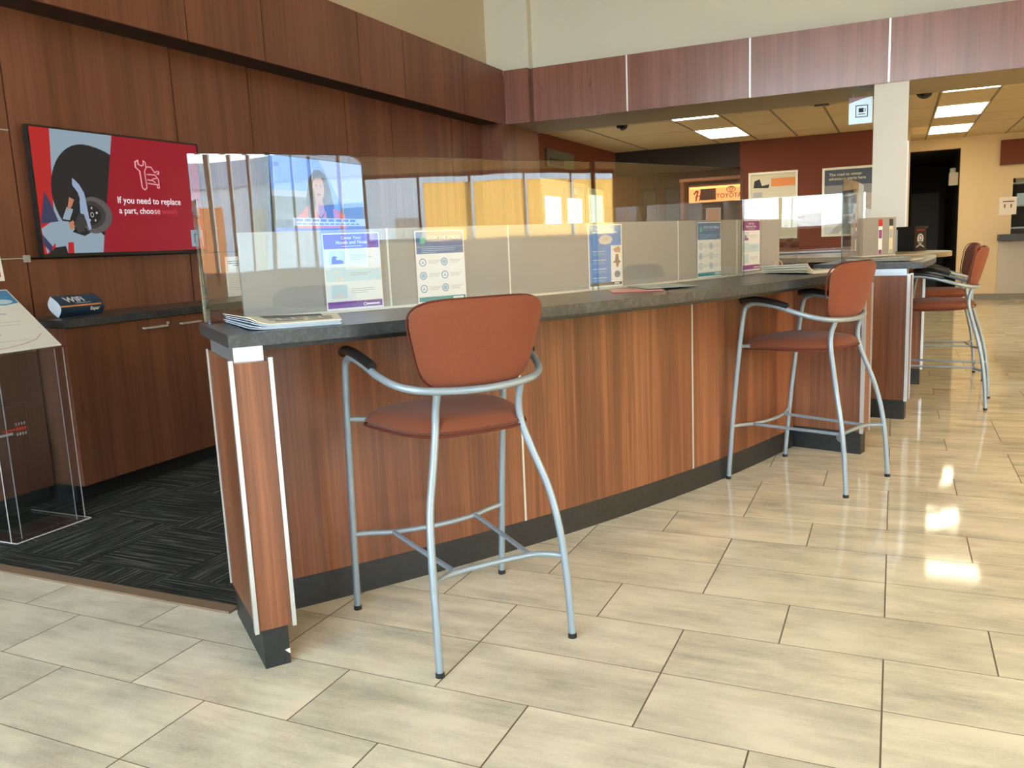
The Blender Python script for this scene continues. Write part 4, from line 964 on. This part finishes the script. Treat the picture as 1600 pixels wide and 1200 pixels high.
# illuminated dealership sign and shelf unit in the alcove
t = thing('display_shelf', 'dark wood display unit with an orange lit sign in the rear alcove', 'display unit', (-2.85, 14.9, 0))
link('back_panel', one(bx, -3.42, -2.38, 15.3, 15.34, 0, 2.3), W_ALC, t)
link('side_panel', one(bx, -3.46, -3.40, 14.9, 15.34, 0, 2.3), mat('rust_laminate', (.30, .09, .05), .5), t)
link('canopy', one(bx, -3.46, -2.38, 14.85, 15.34, 2.26, 2.31), mat('rust_laminate_edge', (.55, .22, .14), .5), t)
A = Art((-3.33, 15.0, 1.90), (1, 0, 0), (0, 0, 1), .92, .27, t)
link('sign_housing', one(bx, -3.34, -2.40, 15.0, 15.2, 1.89, 2.2), MATS['rust_laminate'], t)
A.poly('lit_sign_face', [rect(0, 0, 1, 1)], mat('lit_orange_face', (.8, .4, .15), .5, emit=(1.0, .33, .10), es=1.0), 2)
A.poly('sign_glow_band', [rect(.02, .86, .98, .98)], mat('lit_yellow_face', (.8, .6, .2), .5, emit=(1.0, .55, .12), es=1.3), 3)
A.poly('red_script_mark', stroke([(.10, .55), (.14, .72), (.17, .70), (.13, .12)], .10, A.w/A.h)+stroke([(.24, .78), (.20, .12)], .08, A.w/A.h)+stroke([(.12, .36), (.25, .46)], .06, A.w/A.h), RED, 4)
dr = mat('dark_red_ink', (.30, .02, .015), .5)
A.poly('oval_emblem', ring(.79, .72, .085, .20, .18)+ring(.79, .78, .05, .11, .25)+ring(.79, .70, .025, .17, .35), dr, 4)
A.text('TOYOTA', .105, dr, .515, .22, 4, bold=.015)
link('dark_picture', one(bx, -3.10, -2.84, 14.86, 14.88, 1.93, 2.12), mat('brown_box', (.10, .02, .015), .5), t)
t = thing('picture_frame', 'small framed family photo on the dark shelf below the orange sign', 'picture frame', (-2.87, 14.8, 1.55))
link('frame', one(bx, -3.00, -2.75, 14.83, 14.85, 1.56, 1.79), mat('silver_frame', (.45, .42, .40), .4, .4), t); link('photo', one(bx, -2.98, -2.77, 14.825, 14.83, 1.58, 1.77), SKIN, t)
tag(link('wall_shelf', one(bx, -3.40, -2.40, 14.76, 15.3, 1.53, 1.56), W_ALC), 'dark wood shelf under the orange lit sign', 'shelf')
for x0 in (-4.42, -3.98):
    t = thing('picture_frame', 'dark tall picture on the alcove wall, %s' % ('left one' if x0 < -4.2 else 'right one beside the display unit'), 'picture frame', (x0+.15, 15.88, 1.4), 'tall dark pictures in the alcove')
    link('frame', one(bx, x0, x0+.30, 15.86, 15.9, 1.25, 2.25), mat('black_frame', (.03, .025, .022), .4), t); link('print', one(bx, x0+.03, x0+.27, 15.855, 15.86, 1.3, 2.2), mat('dark_print', (.07, .06, .055), .4), t)
# posters on the rust wall
def wposter(label, x0, x1, z0, z1):
    t = thing('framed_poster', label, 'poster', ((x0+x1)/2, 14.48, z0), 'large framed posters on the rust wall')
    bm = bmesh.new(); w_ = .035
    bx(bm, x0, x1, 14.47, 14.5, z0, z0+w_); bx(bm, x0, x1, 14.47, 14.5, z1-w_, z1); bx(bm, x0, x0+w_, 14.47, 14.5, z0+w_, z1-w_); bx(bm, x1-w_, x1, 14.47, 14.5, z0+w_, z1-w_)
    link('frame', bm, mat('champagne_frame', (.66, .60, .46), .4, .3), t)
    A = Art((x0+w_, 14.492, z0+w_), (1, 0, 0), (0, 0, 1), x1-x0-2*w_, z1-z0-2*w_, t); return t, A
t, A = wposter('cream framed poster with an orange banner, left one on the rust wall', -2.23, -1.46, 1.22, 2.30)
A.poly('sheet', [rect(0, 0, 1, 1)], mat('poster_cream_sheet', (.66, .62, .46), .5), 1); A.poly('orange_banner', [rect(.46, .80, 1, .93)], ORNG, 2); A.poly('photo', [[(.06, .79), (.08, .90), (.2, .93), (.25, .82), (.42, .84), (.40, .78)]], INK, 2)
A.poly('photo', [rect(.05, .64, .26, .72)], GREYINK, 2); A.poly('text_lines', [rect(.4, .70-.06*i, .95, .715-.06*i) for i in range(6)], SAND, 2)
t, A = wposter('winter road poster in a pale frame, beside the white column', -1.09, -.30, 1.22, 2.29)
A.poly('sheet', [rect(0, 0, 1, 1)], mat('grey_mountain_ink', (.42, .38, .34), .5), 1); A.poly('sky_band', [rect(0, .76, 1, 1)], mat('storm_blue_ink', (.06, .08, .12), .5), 2); A.poly('haze_band', [rect(0, .62, 1, .76)], mat('haze_ink', (.24, .24, .26), .5), 2)
A.poly('snow_field', [[(0, 0), (1, 0), (1, .34), (.5, .5), (0, .44)]], mat('snow_ink', (.62, .70, .76), .5), 2); A.poly('road', [[(.1, 0), (.3, 0), (.75, .40), (.95, .46), (.9, .5), (.65, .42)]], GREYINK, 3)
A.poly('climber', [[(.33, .58), (.37, .64), (.42, .62), (.40, .55)], [(.50, .70), (.56, .78), (.62, .74), (.56, .68)]], INK, 4)
A.text('The road to winter', .062, SAND, .09, .905, 4, bold=.008); A.text('adventure starts here', .062, SAND, .09, .84, 4, bold=.008)
# hanging sign with a cup pictogram
t = thing('hanging_sign', 'pale hanging sign with a cup pictogram left of the column', 'sign', (-.37, 10.0, 2.42))
bm = bmesh.new(); bx(bm, -.49, -.26, 9.90, 9.915, 2.41, 2.68); link('board', bm, mat('pale_sign_face', (.60, .78, .84), .4, emit=(.7, .9, 1), es=.35), t)
A = Art((-.49, 9.899, 2.41), (1, 0, 0), (0, 0, 1), .23, .27, t)
A.poly('sign_arc', [[(0, 1), (1, 1), (1, .98), (.6, .93), (.3, .86), (0, .78)]], mat('pink_grey_ink', (.55, .38, .42), .5), 2)
A.poly('cup_pictogram', stroke([(.30, .25), (.30, .68), (.80, .68), (.80, .25), (.30, .25)], .03, A.w/A.h)+[rect(.42, .42, .62, .58), rect(.40, .34, .70, .37)]+ring(.65, .5, .07, .06, .4), INK, 3)
bm = bmesh.new(); tube(bm, [(-.45, 9.907, 2.68), (-.45, 9.907, 2.72)], .004, 6, 1); tube(bm, [(-.30, 9.907, 2.68), (-.30, 9.907, 2.72)], .004, 6, 1); link('hanger', bm, ALU2, t)
# dome cameras
def dome(x, y, label, r=.075, z=2.82):
    t = thing('security_camera', label, 'security camera', (x, y, z), 'dome security cameras')
    link('mount', one(cyl, x, y, z-.025, z, r*1.05, seg=24), WHITE if r > .07 else TBAR, t)
    bm = bmesh.new(); bmesh.ops.create_uvsphere(bm, u_segments=20, v_segments=12, radius=r, matrix=Matrix.Translation((x, y, z-.03)) @ Matrix.Scale(.9, 4, (0, 0, 1)))
    bmesh.ops.delete(bm, geom=[v_ for v_ in bm.verts if v_.co.z > z-.022], context='VERTS')
    for f in bm.faces: f.smooth = True
    link('dome', bm, mat('black_dome', (.01, .01, .01), .12), t)
dome(-3.30, 10.95, 'small black dome camera on the ceiling left of the column'); dome(.25, 10.78, 'black dome camera on the ceiling right of the column', .09)
t = thing('ceiling_speaker', 'flat dark ceiling fixture left of the hanging sign', 'ceiling fixture', (-.86, 11.0, 2.80)); link('plate', one(bx, -.98, -.72, 10.95, 11.1, 2.795, 2.82), GREY, t); link('vent', one(bx, -.93, -.77, 10.97, 11.08, 2.785, 2.795), BLKP, t)
# right rear wall
t = thing('wall_sign', 'rust red panel mounted high on the rear beige wall', 'sign', (2.5, 16.85, 2.3)); link('board', one(bx, 1.59, 4.2, 16.82, 16.9, 2.30, 2.70), RUST, t, bevel=.004); link('edge_trim', one(bx, 1.585, 4.2, 16.83, 16.9, 2.285, 2.30), W_ALC, t)
tag(link('service_ledge', one(bx, 1.60, 8.4, 16.55, 16.86, 1.01, 1.12), BLKP, bevel=.004), 'black ledge under the service window in the rear wall', 'ledge')
t = thing('paper_notice', 'white notice taped to the rear wall beside the service window', 'notice', (1.74, 16.89, 1.45)); A = Art((1.61, 16.899, 1.45), (1, 0, 0), (0, 0, 1), .26, .30, t)
A.poly('paper', [rect(0, 0, 1, 1)], mat('warm_white_paper', (.80, .74, .66), .6), 0, thick=.001); A.poly('heading', [rect(.2, .72, .85, .77)], INK, 3); A.poly('figures', [[(.27, .60), (.37, .60), (.36, .42), (.32, .34), (.28, .42)], [(.64, .60), (.74, .60), (.73, .42), (.69, .34), (.65, .42)]], mat('brown_print', (.22, .12, .08), .6), 3)
t = thing('service_window_shelf', 'shelving with pale boxes seen through the rear service window', 'shelving', (2.6, 18.1, 0))
for z in (1.2, 1.6, 2.0): link('shelf', one(bx, 1.85, 4.8, 17.9, 18.3, z, z+.03), GREY, t)
link('upright', one(bx, 1.85, 1.9, 17.9, 18.3, 0, 2.2), GREY, t)
for i, (x, z, m_) in enumerate(((1.98, 1.63, PALEB), (2.35, 1.23, SAND), (1.95, 2.03, SAND))): tag(link('storage_box', one(bx, x, x+.28, 17.92, 18.2, z, z+.2), m_), ['pale blue carton on the middle shelf behind the service window', 'cream carton on the lowest shelf behind the service window', 'cream carton on the top shelf behind the service window'][i], 'carton')
t = thing('emergency_light', 'cream twin emergency light box on the corridor wall', 'emergency light', (.93, 17.4, 2.2)); link('box', one(bx, .84, .985, 17.25, 17.5, 2.02, 2.24), mat('cream_box', (.60, .54, .42), .5), t, bevel=.005); link('lamp_head', one(tube, [(.90, 17.3, 2.24), (.90, 17.3, 2.32)], .05, 14, 1), mat('lamp_glass', (.5, .48, .42), .3), t)
t = struct('door_2', one(bx, .30, .86, 21.30, 21.38, 0, 2.05), mat('corridor_door_paint', (.10, .095, .08), .5))
link('door_handle', one(bx, .36, .40, 21.26, 21.30, .95, 1.1), ALU2, t)
